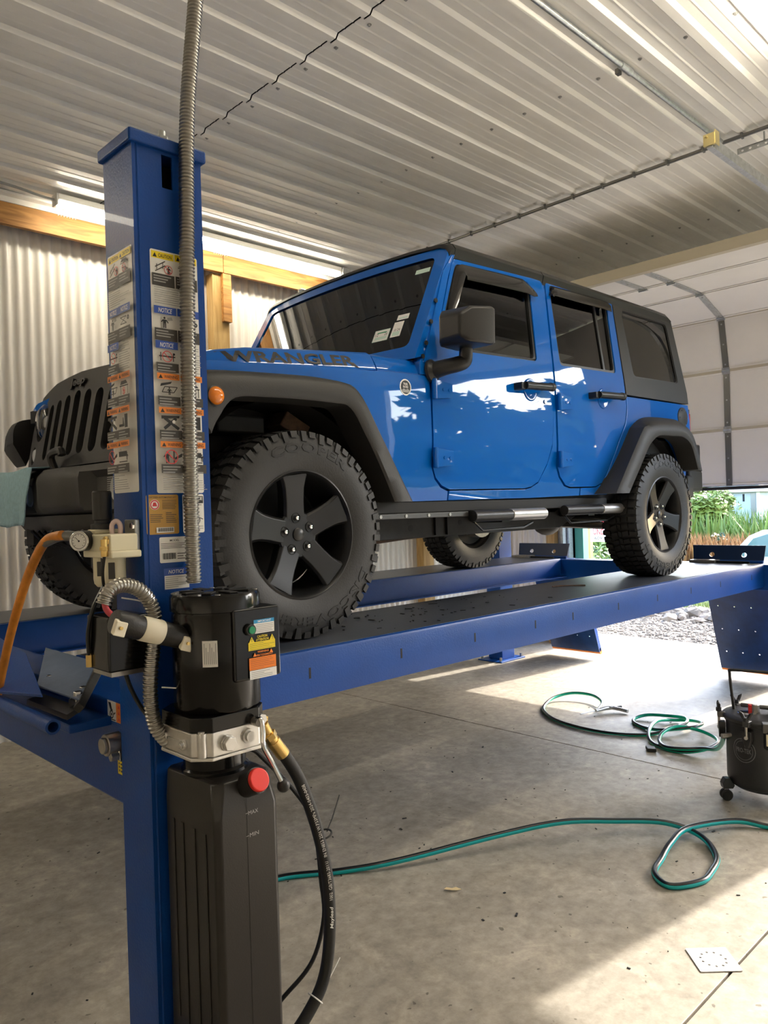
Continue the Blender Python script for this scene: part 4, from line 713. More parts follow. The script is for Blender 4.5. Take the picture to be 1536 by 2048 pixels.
FC = [(-.415, 1.765), (-.385, 1.820), (-.316, 1.893), (-.15, 1.910), (.130, 1.912), (.235, 1.895), (.318, 1.78), (.395, 1.65), (.468, 1.513)]
RA = [(2.285, 1.537), (2.47, 1.69), (2.655, 1.90), (2.72, 1.965), (2.87, 2.032), (3.12, 2.050), (3.30, 2.040), (3.42, 1.975), (3.50, 1.83), (3.54, 1.69)]
RB = [(2.300, 1.537), (2.47, 1.73), (2.645, 1.922), (2.70, 1.952), (2.80, 1.974), (3.03, 1.988), (3.20, 1.985), (3.31, 1.952), (3.40, 1.83), (3.46, 1.68)]
RC = [(2.418, 1.537), (2.55, 1.68), (2.675, 1.815), (2.74, 1.868), (2.84, 1.909), (3.03, 1.917), (3.18, 1.916), (3.29, 1.875), (3.355, 1.79), (3.405, 1.69)]
for sd in (-1, 1):
    f1 = flare(FA, FB, FC, sd, 'front_flare'); flare(RA, RB, RC, sd, 'rear_flare')
    mk = MB().lathe([(.032, 0), (.031, .008), (.024, .016), (.012, .021), (.001, .022)], (-.390, sd*.934, 1.884), (0, sd, 0), 24).build('side_marker', 'amber', f1); MB().torus((-.390, sd*.938, 1.884), (0, 1, 0), .032, .003, 28, 6).build('marker_ring', 'black_trim', f1)
    # wheel wells
    for cx, nm in ((0, 'wheel_well'), (2.946, 'wheel_well')):
        R_ = .475; t0, t1 = (18, 162); arc = [math.radians(t0+(t1-t0)*k/18) for k in range(19)]
        rs = [[(cx+R_*math.cos(a), sd*y, 1.43+R_*math.sin(a)*1.03) for a in arc] for y in (.795, .50)]
        MB().rings(rs, closed=False, caps=False).build(nm, 'undercarriage', car)
        MB().sheet([[(cx-.40 if cx == 0 else cx-.5, 1.45), (cx+.62 if cx == 0 else cx+.5, 1.45), (cx+.5, 1.97), (cx-.36, 1.97)]], lambda u, v, d: (u, sd*(.50-d), v), .02).build(nm, 'undercarriage', car)
    MB().box(-.20, .02, min(sd*.52, sd*.64), max(sd*.52, sd*.64), 1.80, 1.87).build('shock_mount', 'undercarriage', car, bevel=.01); MB().cyl((.02, sd*.57, 1.40), (-.02, sd*.56, 1.82), .030, n=12).build('shock', 'dark', car)
    MB().obox((.16, sd*.60, 1.84), (.06, 0, -.03), (0, .06, 0), (.02, 0, .03)).build('inner_bracket', 'rust', car, bevel=.006)
    mb = MB()
    MB().tube([(.10+.06*math.cos(t*.7), sd*(.50+.06*math.sin(t*.7)), 1.48+.0062*t) for t in range(56)], .007, 6).build('coil_spring', 'dark', car)
bd = Decal((.671, -.803, 2.026), (1, 0, 0), (0, 0, 1), lift=.003); bd.disc(0, 0, .036, WH).disc(0, 0, .031, BK).text('TRAIL', 0, .010, .010, WH, w=.030, bold=.02, c=True).text('RATED', 0, -.003, .010, WH, w=.032, bold=.02, c=True).poly([(-.026, -.014), (-.012, -.006), (0, -.012), (.012, -.006), (.026, -.014), (.018, -.024), (-.018, -.024)], GR); bd.build('trail_badge', car)
MB().cyl((.671, -.7985, 2.026), (.671, -.8058, 2.026), .037, n=28).build('badge_base', 'chrome', car, bevel=.001)
# hood, cowl
def hood_sec(x):
    t = (x+.47)/1.02; q = max(0, min(1, (x+.44)/.34)); q = q*(2-q)
    return 2.020+.074*t-.020*(1-q), .590+.150*q+.028*min(1, max(0, (x+.3)/.5)), (.078+.012*t)*(.38+.62*q), .030*(.6+.4*q)
def hood_ring(x):
    zl, w_, ht, cr = hood_sec(x); L_ = [(w_, zl), (w_-.002, zl+.010), (w_-.016, zl+ht*.45), (w_-.035, zl+ht*.80), (w_-.062, zl+ht*.98), (w_-.11, zl+ht*1.06), (w_-.30, zl+ht+cr*.7), (0, zl+ht+cr)]
    return [(x, -a, b) for a, b in L_]+[(x, a, b) for a, b in L_[-2::-1]]+[(x, w_-.05, zl-.004), (x, -w_+.05, zl-.004)]
xsH = [-.438, -.42, -.40, -.36, -.30, -.22, -.1, .1, .3, .45, .527]
hd = MB().rings([hood_ring(x) for x in xsH]).build('hood', 'car_paint', car, ang=50)
def on_hood(u, v, l):                                # flank of the hood, v = height above the lower edge
    zl, w_, ht, cr = hood_sec(u); t = v/ht; pr = [(0, 0), (.13, .002), (.45, .016), (.80, .035), (.98, .062)]
    for i in range(4):
        if t <= pr[i+1][0] or i == 3: q = (t-pr[i][0])/(pr[i+1][0]-pr[i][0]); y = pr[i][1]+q*(pr[i+1][1]-pr[i][1]); break
    return V((u, -(w_-y)-l*.95, zl+v+l*.4))
for sgn in (1,):
    d = Decal((0, 0, 0), (1, 0, 0), (0, 0, 1), lift=.0012, fn=on_hood); vs, fs, tw = text2d('WRANGLER', .035, .0, 1.02)
    d.mb.add([d.pt(-.215+a*.63/tw-(.02 if b > .5 and a < .2 else 0), .016+.046*b) for a, b in vs], fs, BK); d.poly([(.375, .030), (.405, .030), (.432, .004), (.412, .008)], BK); d.build('hood_lettering', hd)
def cowl_ring(x):
    zl = 2.094; ht = .082; w_ = .768+.028*max(0, (x-.533)/.3)
    L_ = [(w_, zl), (w_-.002, zl+.010), (w_-.016, zl+ht*.45), (w_-.035, zl+ht*.80), (w_-.062, zl+ht*.98), (w_-.11, zl+ht*1.06), (w_-.30, zl+ht+.02), (0, zl+ht+.03)]
    return [(x, -a, b) for a, b in L_]+[(x, a, b) for a, b in L_[-2::-1]]+[(x, w_-.05, zl-.09), (x, -w_+.05, zl-.09)]
cw = MB().rings([cowl_ring(x) for x in (.534, .56, .65, .76, .83)]).build('cowl', 'car_paint', car, ang=50)
MB().box(-.40, .84, -.74, .74, 1.96, 2.02).build('engine_bay', 'dark', car)
for sd in (-1, 1): MB().sheet([[(-.34, .55), (.83, .55), (.83, .79), (-.33, .79)]], lambda u, v, d: (u, sd*v, 1.985+.085*(u+.34)-d), .02).build('fender_top', 'car_paint', car)
# grille with seven slots, lamps
def gmap(y, z, d): return (-.520+(z-1.75)*.20+.16*y*y+d, y, z)
go = [(-.60, 1.70), (.60, 1.70), (.635, 1.78), (.645, 1.90), (.60, 2.00), (.52, 2.058), (.30, 2.092), (0, 2.102), (-.30, 2.092), (-.52, 2.058), (-.60, 2.00), (-.645, 1.90), (-.635, 1.78)]
slots = [rrect(y-.031, y+.031, 1.748, 2.022-abs(k)*.008, .030, 4) for k, y in ((k, .103*k) for k in range(-3, 4))]
hl = [circ(s*.455, 1.935, .092, 26) for s in (-1, 1)]; tl = [circ(s*.525, 1.782, .044, 18) for s in (-1, 1)]
gr = MB().sheet([go]+slots+hl+tl, gmap, .045, cu=[-.6+.06*k for k in range(21)], cv=[1.75, 1.85, 1.95, 2.05]).build('grille', 'flare', car, bevel=.006, seg=2)
MB().box(-.372, -.360, -.36, .36, 1.70, 2.04).build('radiator', 'dark', gr)
for k in range(-3, 4):
    y = .103*k; c = gmap(y, 1.765, .03); MB().obox((c[0]+.01, y, 1.766), (.02, 0, .012), (0, .026, 0), (0, 0, .004)).build('slot_floor', 'p_grey', gr)
for s in (-1, 1):
    c = V(gmap(s*.455, 1.935, .02)); h = MB().lathe([(.088, .03), (.088, .0), (.083, -.014), (.06, -.030), (.001, -.038)], c, (1, 0, 0), 32).build('headlight', 'glass_gauge', gr); MB().lathe([(.001, .055), (.04, .05), (.080, .012), (.087, 0)], c, (1, 0, 0), 32, caps=False).build('reflector', 'chrome', gr); MB().lathe([(.001, .0), (.030, .002), (.034, .03)], c, (1, 0, 0), 20).build('bulb_shield', 'lens', gr)
    c = V(gmap(s*.525, 1.782, .02)); MB().lathe([(.042, .03), (.042, 0), (.03, -.014), (.001, -.018)], c, (1, 0, 0), 24).build('turn_lamp', 'lens', gr)
vs, fs, tw = text2d('Jeep', .03, 0., .95); mb = MB()
for dd in (-.012, .0): mb.add([gmap(.075-a*.15/tw, 2.044+b*.034, dd) for a, b in vs], fs)
n_ = len(vs); from_e = {}
for f in fs:
    for i in range(len(f)): e = (f[i], f[(i+1) % len(f)]); from_e[e] = 1
for (a_, b_) in list(from_e):
    if (b_, a_) not in from_e: mb.f.append((a_, b_, b_+n_, a_+n_)); mb.m.append(0)
mb.build('emblem', 'black_trim', gr, smooth=False)
# front bumper, valance, hooks
def bump(y):
    a = abs(y); return -.610+.03*min(1, max(0, (a-.10)/.10))+.075*max(0, a-.25)
yy = [-.80, -.70, -.55, -.40, -.30, -.24, -.20, -.14, -.09, 0, .09, .14, .20, .24, .30, .40, .55, .70, .80]
def bring(y):
    x = bump(y); r = .045 if .26 < abs(y) < .62 else 0.; k = 0 if abs(y) < .75 else .02
    return [(x+.10, y, 1.700-k), (x+.028, y, 1.690-k), (x+.006+r*.3, y, 1.665-k), (x+r, y, 1.640-k), (x+.004+r, y, 1.540), (x+.02+r*.3, y, 1.515), (x+.05, y, 1.500), (x+.12, y, 1.500)]
bp_ = MB().rings([bring(y) for y in yy]).build('front_bumper', 'flare', car, ang=32)
MB().rings([[(bump(y)+.035, y, 1.4985), (bump(y)+.045, y, 1.46), (bump(y)+.11, y, 1.375), (bump(y)+.20, y, 1.352), (bump(y)+.20, y, 1.4985)] for y in [k*.1-.6 for k in range(13)]]).build('air_dam', 'black_plastic', bp_, ang=32)
for k in range(-5, 6):
    if k: MB().tube([(bump(.085*k)+.046, .085*k, 1.435), (bump(.085*k)+.095, .085*k+.01, 1.385), (bump(.085*k)+.15, .085*k+.014, 1.360)], .009, 6).build('dam_rib', 'black_plastic', bp_)
for s in (-1, 1):
    c = (bump(.45)+.048, s*.44, 1.592); MB().lathe([(.05, .03), (.05, 0), (.046, -.006), (.001, -.012)], c, (1, 0, 0), 24).build('fog_lamp', 'lens', bp_)
MB().tube(spline([(-.55, .06, 1.690), (-.565, .06, 1.735), (-.57, .035, 1.757), (-.575, -.05, 1.762), (-.58, -.085, 1.757), (-.58, -.095, 1.74)], 5), .016, 8).build('winch_loop', 'black_trim', bp_)
# windshield frame, glass, roof
def wmap(u, v, d):                                   # u across (-1..1), v up (0..1)
    hw = .792-.046*v; y = u*hw; bul = .035*(1-u*u); return (.742+.335*v-bul+d*.9, y, 2.150+.625*v-.012*u*u*v+d*.25)
CU = [-1+.125*k for k in range(17)]; CV = [.1*k for k in range(1, 10)]
wo = [(-1, .03), (1, .03), (1, .92), (.985, .975), (.95, 1.0), (-.95, 1.0), (-.985, .975), (-1, .92)]; wi = rnd([(-.915, .145), (.915, .145), (.905, .925), (-.905, .925)], .05)
wf = MB().sheet([wo, wi], wmap, .065, cu=CU, cv=CV).build('windshield_frame', 'car_paint', car, bevel=.012, seg=3)
MB().sheet([rnd([(-.92, .14), (.92, .14), (.91, .93), (-.91, .93)], .05)], lambda u, v, d: wmap(u, v, .012+d), .005, cu=CU, cv=CV).build('windshield', 'glass_clear', wf)
MB().sheet([rnd([(-.918, .142), (.918, .142), (.908, .928), (-.908, .928)], .05), rnd([(-.86, .185), (.86, .185), (.86, .885), (-.86, .885)], .04)], lambda u, v, d: wmap(u, v, .019+d), .001, cu=CU, cv=CV).build('frit_band', 'dark', wf)
d = Decal((0, 0, 0), (0, 1, 0), (0, 0, 1), fn=lambda u, v, l: V(wmap(u, v, .0105-l*.3)))
d.poly([(-.705, .245), (-.575, .245), (-.575, .345), (-.705, .345)][::-1], MI).poly([(-.70, .25), (-.58, .25), (-.58, .34), (-.70, .34)][::-1], WH).rect(-.69, .26, -.59, .285, MI).rect(-.68, .315, -.60, .325, GN)
d.poly([(-.805, .255), (-.725, .255), (-.725, .385), (-.805, .385)][::-1], WH).rect(-.795, .265, -.735, .30, MI).poly([(-.83, .40), (-.735, .40), (-.735, .445), (-.83, .445)][::-1], WH).rect(-.82, .41, -.75, .42, MI).rect(-.88, .80, -.76, .84, MI)
for t, u, w_ in (('12', -.588, .025), ('26', -.665, .025), ('10 24', -.740, .05)):
    vs, fs, tw = text2d(t); d.l += .0003; d.mb.add([d.pt(u-a*w_/tw, .292+b*.024+(.012 if t[0:2] == '10' else 0)) for a, b in vs], fs, BK)
d.build('inspection_stickers', wf)
for y0, y1, in ((-.52, -.05), (.12, .60)):
    a = V(wmap(y0/.78, .075, -.012)); b = V(wmap(y1/.78, .165, -.014)); MB().tube([a, (a+b)/2+V((-.012, 0, 0)), b], .006, 6).build('wiper', 'black_trim', wf); MB().sphere(a, .020, 10, sq=(1, 1, .6)).build('wiper_pivot', 'black_trim', wf)
for v in (.05, .16, .34, .52):
    for s in (-1, 1): c = V((.782+.27*v, s*(ys(2.15+.6*v)+.001), 2.15+.60*v)); MB().cyl(c, c+V((0, s*.006, 0)), .011, n=10).build('pillar_bolt', 'black_trim', wf)
for sd in (-1, 1):
    side([[(.800, 2.155), (.864, 2.140), (.885, 2.240), (.968, 2.440), (1.063, 2.675), (1.085, 2.722), (1.00, 2.62)]], sd, 'pillar_side', 'car_paint', wf, out=.002, th=.03, bevel=.006)
for sd in (-1, 1): side([[(.772, 2.0955), (.843, 2.0975), (.852, 2.140), (.880, 2.232), (.83, 2.20), (.78, 2.16)]], sd, 'cowl_side', 'car_paint', wf, out=-.001, th=.06, bevel=.005)
def roof_ring(x, y0=-1, y1=1, drop=0.):
    P_ = [(.757, 2.738), (.760, 2.752), (.742, 2.778), (.70, 2.794), (.50, 2.812), (.25, 2.820), (0, 2.823)]
    R_ = [(-a, b) for a, b in P_]+[(a, b) for a, b in P_[-2::-1]]
    R_ = [p for p in R_ if y0 <= p[0] <= y1]
    return [(x, a, b+.010*min(1, (x-1.05)/.8)-drop) for a, b in R_]+[(x, a*.985, b-.03) for a, b in R_[::-1]]
MB().rings([roof_ring(x, -1, 1, dr_) for x, dr_ in ((1.060, .030), (1.072, .012), (1.098, .004))]).build('header_trim', 'black_plastic', car)
for y0, y1 in ((-1, -.001), (.001, 1)): MB().rings([roof_ring(x, y0, y1) for x in (1.102, 1.3, 1.6, 1.852)]).build('roof_panel', 'black_plastic', car, bevel=.004)
MB().rings([roof_ring(x, -1, 1, dr_) for x, dr_ in ((1.858, 0), (2.3, 0), (2.8, 0), (3.2, 0), (3.36, .004), (3.415, .022))]).build('hardtop_roof', 'black_plastic', car, ang=40)
HT = [(2.680, 2.160), (3.562, 2.166), (3.558, 2.24), (3.430, 2.742), (3.41, 2.752), (2.622, 2.752)]; HQ = rnd([(2.800, 2.286), (3.435, 2.302), (3.345, 2.708), (2.722, 2.708)], .035)
for sd in (-1, 1):
    ht = side([HT, HQ], sd, 'hardtop_side', 'flare', th=.03, bevel=.008); cx, cz = 3.07, 2.50; sh = lambda k: [(cx+(x-cx)*k, cz+(z-cz)*k) for x, z in HQ]
    side([sh(.995), sh(.975)], sd, 'glass_seal', 'black_trim', ht, out=-.004, th=.01, bevel=0); MB().sheet([sh(.985)], lambda u, v, d: (u, sd*(ys(v)-.010-d), v), .004, cv=LV).build('quarter_glass', 'glass_dark', ht)
    c = V((3.452, sd*(ys(2.06)-.002), 2.062)); 
    if sd < 0:
        fd_ = MB().lathe([(.072, 0), (.072, .006), (.066, .010), (.001, .011)], c, (0, sd, 0), 32).build('fuel_door', 'flare', car)
        for k in range(6): a = c+V((.058*math.cos(k*PI/3), sd*.0102, .058*math.sin(k*PI/3))); MB().cyl(a, a+V((0, sd*.003, 0)), .0045, n=6).build('fuel_door_bolt', 'chrome', fd_)
    tb = MB().box(3.54, 3.615, min(sd*.66, sd*.785), max(sd*.66, sd*.785), 1.90, 2.135).build('tail_light_housing', 'black_trim', car, bevel=.008); MB().box(3.615, 3.630, min(sd*.67, sd*.775), max(sd*.67, sd*.775), 1.91, 2.125).build('tail_light', 'tail_red', tb, bevel=.006); MB().box(3.572, 3.612, min(sd*.785, sd*.787), max(sd*.785, sd*.787), 1.92, 2.10).build('side_reflector', 'tail_red', tb)
MB().sheet([[(-.76, 1.56), (.76, 1.56), (.80, 2.10), (.795, 2.155), (-.795, 2.155), (-.80, 2.10)]], lambda u, v, d: (3.565-d, u, v), .05).build('tailgate', 'car_paint', car, bevel=.01)
MB().sheet([[(-.77, 2.165), (.77, 2.165), (.735, 2.745), (-.735, 2.745)]], lambda u, v, d: (3.545-(v-2.165)*.245-d, u, v), .012).build('rear_window', 'glass_dark', car)
rb = MB().box(3.60, 3.82, -.78, .78, 1.545, 1.705).build('rear_bumper', 'flare', car, bevel=.025, seg=3); 
for s in (-1, 1): MB().box(3.52, 3.62, min(s*.55, s*.80), max(s*.55, s*.80), 1.50, 1.66).build('bumper_end', 'flare', rb, bevel=.02)
lp = MB().box(3.60, 3.74, -.80, -.50, 1.735, 1.885).build('plate_bracket', 'black_trim', car, bevel=.012); MB().box(3.736, 3.744, -.79, -.51, 1.745, 1.875).build('licence_plate', 'p_white', lp)
# cabin
MB().box(.86, 3.50, -.738, .738, 1.50, 1.90).build('cabin_floor', 'dark', car); MB().box(.86, 1.12, -.72, .72, 1.90, 2.21).build('dashboard', 'seat', car, bevel=.03)
for y in (-.37, .37):
    s_ = MB().box(1.30, 1.80, y-.25, y+.25, 1.90, 2.02).build('front_seat', 'seat', car, bevel=.04, seg=3); MB().obox((1.84, y, 2.28), (.055, 0, .01), (0, .24, 0), (.06, 0, .28)).build('seat_back', 'seat', s_, bevel=.04, seg=3); MB().obox((1.91, y, 2.63), (.035, 0, 0), (0, .12, 0), (.01, 0, .075)).build('headrest', 'seat', s_, bevel=.03, seg=3)
rs_ = MB().box(2.35, 2.8, -.6, .6, 1.90, 2.05).build('rear_seat', 'seat', car, bevel=.04); MB().obox((2.86, 0, 2.28), (.06, 0, .01), (0, .6, 0), (.05, 0, .26)).build('seat_back', 'seat', rs_, bevel=.04)
sw = MB().torus((1.24, -.37, 2.20), (-.9, 0, .42), .185, .016, 32, 8).build('steering_wheel', 'seat', car); MB().cyl((1.12, -.37, 2.14), (1.235, -.37, 2.195), .035, n=12).obox((1.235, -.37, 2.197), (.01, 0, 0), (0, .17, 0), (0, 0, .02)).build('steering_hub', 'seat', sw)
MB().obox((1.02, .0, 2.60), (.012, 0, 0), (0, .12, 0), (.008, 0, .032)).build('rearview_mirror', 'black_trim', car, bevel=.008); MB().obox((1.10, -.38, 2.70), (.06, 0, -.004), (0, .2, 0), (0, 0, .006)).build('sun_visor', 'seat', car, bevel=.004)
for y in (-.66, .66): MB().tube([(1.06, y, 2.66), (1.3, y, 2.71), (1.90, y, 2.72), (2.9, y, 2.70), (3.25, y, 2.55), (3.4, y, 1.92)], .028, 10).build('roll_bar', 'dark', car)
for x in (1.90, 2.9): MB().cyl((x, -.66, 2.72), (x, .66, 2.72), .028, n=10).build('roll_bar', 'dark', car)
for y in (-.69, .69): MB().cyl((1.90, y, 1.92), (1.90, y*.96, 2.72), .028, n=10).build('roll_bar', 'dark', car)
# underbody: rocker guard, frame rails, steps, axles
for s in (-1, 1):
    b = lambda a_, c_: (min(s*a_, s*c_), max(s*a_, s*c_))
    y0, y1 = b(.62, .772); MB().box(.50, 2.45, y0, y1, 1.462, 1.516).build('rocker_guard', 'dark', car, bevel=.006); y0, y1 = b(.735, .775); MB().box(.47, 1.12, y0, y1, 1.438, 1.462).build('pinch_flange', 'gunmetal', car, bevel=.003)
    for x in (.52, .68, .83, .98): MB().cyl((x, s*.7752, 1.450), (x, s*.779, 1.450), .008, n=8).build('flange_bolt', 'steel', car)
    y0, y1 = b(.47, .56); fr = MB().sheet([[(-.50, 1.45), (.35, 1.45), (.70, 1.44), (2.2, 1.44), (2.55, 1.58), (3.4, 1.58), (3.4, 1.48), (2.6, 1.47), (2.25, 1.34), (.62, 1.335), (.3, 1.36), (-.50, 1.37)]], lambda u, v, d: (u, y0+d, v), y1-y0).build('frame_rail', 'undercarriage', car, bevel=.006)
    for x, z, r in ((.931, 1.386, .017), (1.307, 1.404, .014)): MB().cyl((x, s*.5602, z), (x, s*.561, z), r, n=16).build('frame_hole_shade', 'dark', fr)  # dark disc on the rail, painted shade in place of a bored hole
    for x in (1.10, 1.19): MB().box(x, x+.012, *b(.56, .575), 1.345, 1.435).build('frame_gusset', 'undercarriage', fr)
    for xa, xm, xb, z in ((1.125, 1.43, 1.735, 1.437), (1.935, 2.33, 2.60, 1.448)):
        st_ = MB().cyl((xa, s*.795, z), (xm, s*.795, z), .029, n=18).build('side_step', 'black_plastic', car, bevel=.004); MB().cyl((xm, s*.795, z), (xb, s*.795, z), .031, n=20).build('step_cap', mat('satin', (.48, .47, .46), .35, .8), st_, bevel=.004)
        MB().obox(((xa+xb)/2, s*.67, z-.03), (.035, 0, 0), (0, .10, 0), (0, 0, .008)).build('step_bracket', 'black_trim', st_); MB().tube([(xa+.03, s*.78, z-.03), (xa+.12, s*.76, z-.075), (xb-.14, s*.76, z-.07), (xb-.07, s*.77, z-.045)], .006, 6).build('step_stay', 'black_trim', st_)
for x, yd in ((0, -.22), (2.946, .0)):
    ax_ = MB().cyl((x, -.72, 1.395), (x, .72, 1.395), .038, n=16).build('axle', 'undercarriage', car); MB().sphere((x, yd, 1.395), .135, 18, sq=(1.05, .8, 1)).build('differential', 'undercarriage', ax_); MB().cyl((x+(.45 if x == 0 else -.9), yd*.6, 1.43), (x+(.1 if x == 0 else -.1), yd, 1.40), .032, n=12).build('driveshaft', 'undercarriage', ax_)
    for s in (-1, 1): MB().cyl((x, s*.60, 1.395), (x, s*.69, 1.395), .15, n=24).build('brake_disc', 'steel', ax_); MB().tube([(x+(.02 if x == 0 else -.02), s*.46, 1.33), (x+(.72 if x == 0 else -.72), s*.40, 1.375)], .026, 8).build('control_arm', 'undercarriage', ax_)
MB().obox((1.35, 0, 1.385), (.30, 0, 0), (0, .46, 0), (0, 0, .035)).build('skid_plate', 'undercarriage', car, bevel=.02); MB().obox((2.25, .1, 1.42), (.38, 0, 0), (0, .34, 0), (0, 0, .09)).build('fuel_tank', 'undercarriage', car, bevel=.03); MB().obox((.62, 0, 1.45), (.35, 0, 0), (0, .22, 0), (0, 0, .12)).build('gearbox', 'undercarriage', car, bevel=.04)
MB().tube([(.4, -.28, 1.36), (.75, -.33, 1.325), (1.15, -.30, 1.345), (1.9, -.28, 1.365), (2.5, -.30, 1.38), (2.75, -.34, 1.50)], .028, 10).build('exhaust', 'rust', car); MB().tube([(.52, -.50, 1.315), (.85, -.15, 1.345)], .018, 8).build('track_bar', 'rust', car)
MB().box(.5, 3.4, -.47, .47, 1.46, 1.50).build('floor_pan', 'undercarriage', car)
# wheels
def wheel_meshes():
    W2 = .128; R = .397; R0 = .385
    tp = [(.236, .100), (.240, .108), (.262, .118), (.300, .1265), (.335, .1245), (.360, .118), (.376, .112), (R0, .098), (R0, 0)]
    prof = tp+[(r, -h) for r, h in tp[-2::-1]]+[(.236, -.06), (.236, .06), (.236, .100)]
    mb = MB().lathe(prof, (0, 0, 0), (0, -1, 0), 96, caps=False)
    rr = random.Random(3); nb = 54
    def blk(a0, a1, h0, h1, r0, r1, sk=0., drop=0.):      # tread block between two angles and two widths
        vs = []
        for r in (r0, r1):
            for a, h in ((a0, h0), (a1, h0), (a1+sk, h1), (a0+sk, h1)):
                q = r-(drop if abs(h) > .09 else 0); vs.append((q*math.cos(a), -h, q*math.sin(a)))
        mb.add(vs, [(0, 1, 2, 3), (4, 7, 6, 5), (0, 4, 5, 1), (1, 5, 6, 2), (2, 6, 7, 3), (3, 7, 4, 0)])
    for i in range(nb):
        a = 2*PI*i/nb; da = 2*PI/nb
        for s in (-1, 1):
            blk(a+da*.06, a+da*(.74 if i % 2 else .66), s*.066, s*.1135, .37, R, .012*s, .006)
            b0, b1 = a+da*.06, a+da*(.62 if i % 2 else .74)
            if i % 2: mb.add([(r*math.cos(t), -s*h, r*math.sin(t)) for r, h in ((.391, .106), (.391, .1185), (.352, .1255), (.352, .110)) for t in (b0, b1)], [(0, 1, 3, 2), (2, 3, 5, 4), (4, 5, 7, 6), (0, 2, 4, 6), (1, 7, 5, 3)])
            else: mb.add([(r*math.cos(t), -s*h, r*math.sin(t)) for r, h in ((.391, .106), (.391, .1175), (.368, .1225), (.368, .110)) for t in (b0, b1)], [(0, 1, 3, 2), (2, 3, 5, 4), (4, 5, 7, 6), (0, 2, 4, 6), (1, 7, 5, 3)])
            blk(a+da*(.16 if i % 3 else .30), a+da*.86, s*.016, s*.058, .37, R, -.028*s)
        blk(a+da*.02, a+da*.60, -.011, .011, .37, R, .02)
    return mb
_wm = wheel_meshes()
def sidewall(r):
    tp = [(.240, .108), (.262, .118), (.300, .1265), (.335, .1245), (.360, .118)]
    for i in range(4):
        if r <= tp[i+1][0]: t = (r-tp[i][0])/(tp[i+1][0]-tp[i][0]); return tp[i][1]+t*(tp[i+1][1]-tp[i][1])
    return .118
def arc_text(mb, s, mid, r0, h, span, bold=.02, mi=0):    # raised letters, tops outward, read clockwise seen from outside
    vs, fs, tw = text2d(s, bold, 0, 1.05); n = len(vs); P_ = []
    for l in (.0002, .0022):
        for a, b in vs: t = math.radians(mid)+math.radians(span)*(.5-a/tw); r = r0+b*h; P_.append((r*math.cos(t), -(sidewall(r)+l), r*math.sin(t)))
    ed = set((f[i], f[(i+1) % len(f)]) for f in fs for i in range(len(f)))
    mb.add(P_, [f for f in fs]+[tuple(i+n for i in f) for f in fs]+[(a, b, b+n, a+n) for a, b in ed if (b, a) not in ed], mi)
def wheel(x, sd, phi, name='wheel'):
    c = V((x, sd*.786, 1.397)); rot = 0 if sd < 0 else PI
    def put(o): o.location = c-OFF[car]; o.rotation_euler = (0, 0, rot); o.parent = car; return o
    global _wt
    if '_wt' not in globals():
        _wt = _wm.build('wheel', 'tire', None, ang=30); o = _wt
    else: o = _wt.copy(); COL.objects.link(o)
    put(o); OFF[o] = V((0, 0, 0))
    return o
def rim_parts(o, phi, full=True):
    mb = MB().lathe([(.246, .104), (.246, .112), (.240, .114), (.234, .108), (.224, .085), (.216, .03), (.205, -.05), (.225, -.09), (.240, -.10), (.240, -.104)], (0, 0, 0), (0, -1, 0), 64, caps=False)
    mb.build('rim', 'rim', o, ang=35)
    for k in range(5):
        a = math.radians(phi+72*k); e, g = V((math.cos(a), 0, math.sin(a))), V((-math.sin(a), 0, math.cos(a)))
        def pt(r, wd, h): return e*r+g*wd+V((0, -h, 0))
        rs = []
        for r, wd, h, th in ((.040, .052, .070, .040), (.085, .050, .076, .038), (.13, .049, .084, .034), (.175, .052, .092, .030), (.205, .060, .099, .026), (.229, .070, .103, .022)):
            rs.append([pt(r, -wd, h-.010), pt(r, -wd*.82, h), pt(r, wd*.82, h), pt(r, wd, h-.010), pt(r, wd*.9, h-th-.02), pt(r, -wd*.9, h-th-.02)])
        MB().rings(rs).build('spoke', 'rim', o, bevel=.003, ang=25)
        if full:
            c0 = e*.0635; MB().lathe([(.0205, .0705), (.0205, .0765), (.0175, .0765), (.0165, .0735), (.001, .0735)], c0, (0, -1, 0), 20).build('lug_seat', 'dark', o)
            MB().lathe([(.0098, .062), (.0100, .080), (.0078, .085), (.001, .0865)], c0, (0, -1, 0), 6).build('lug_nut', 'chrome', o, bevel=.0008, seg=1)
    MB().lathe([(.092, .03), (.092, .066), (.086, .073), (.03, .074)], (0, 0, 0), (0, -1, 0), 30).build('hub', 'rim', o)
    MB().lathe([(.025, .072), (.025, .078), (.022, .0805), (.001, .082)], (0, 0, 0), (0, -1, 0), 28).build('center_cap', 'black_trim', o)
    MB().lathe([(.205, -.06), (.02, -.055)], (0, 0, 0), (0, -1, 0), 40, caps=False).build('brake_shield', 'dark', o)
    if full:
        mb = MB(); arc_text(mb, 'COOPER', 84, .312, .036, 66, .03); mb.build('maker_lettering', 'tire_print', o, smooth=False); mb = MB(); arc_text(mb, 'DISCOVERER A/T', -88, .312, .034, 122, .03); mb.build('model_lettering', 'tire_print', o, smooth=False)
for x, sd, phi in ((0, -1, 97), (2.946, -1, 56), (0, 1, 97), (2.946, 1, 20)):
    o = wheel(x, sd, phi); rim_parts(o, phi if sd < 0 else 180-phi, sd < 0)
    MB_d = None
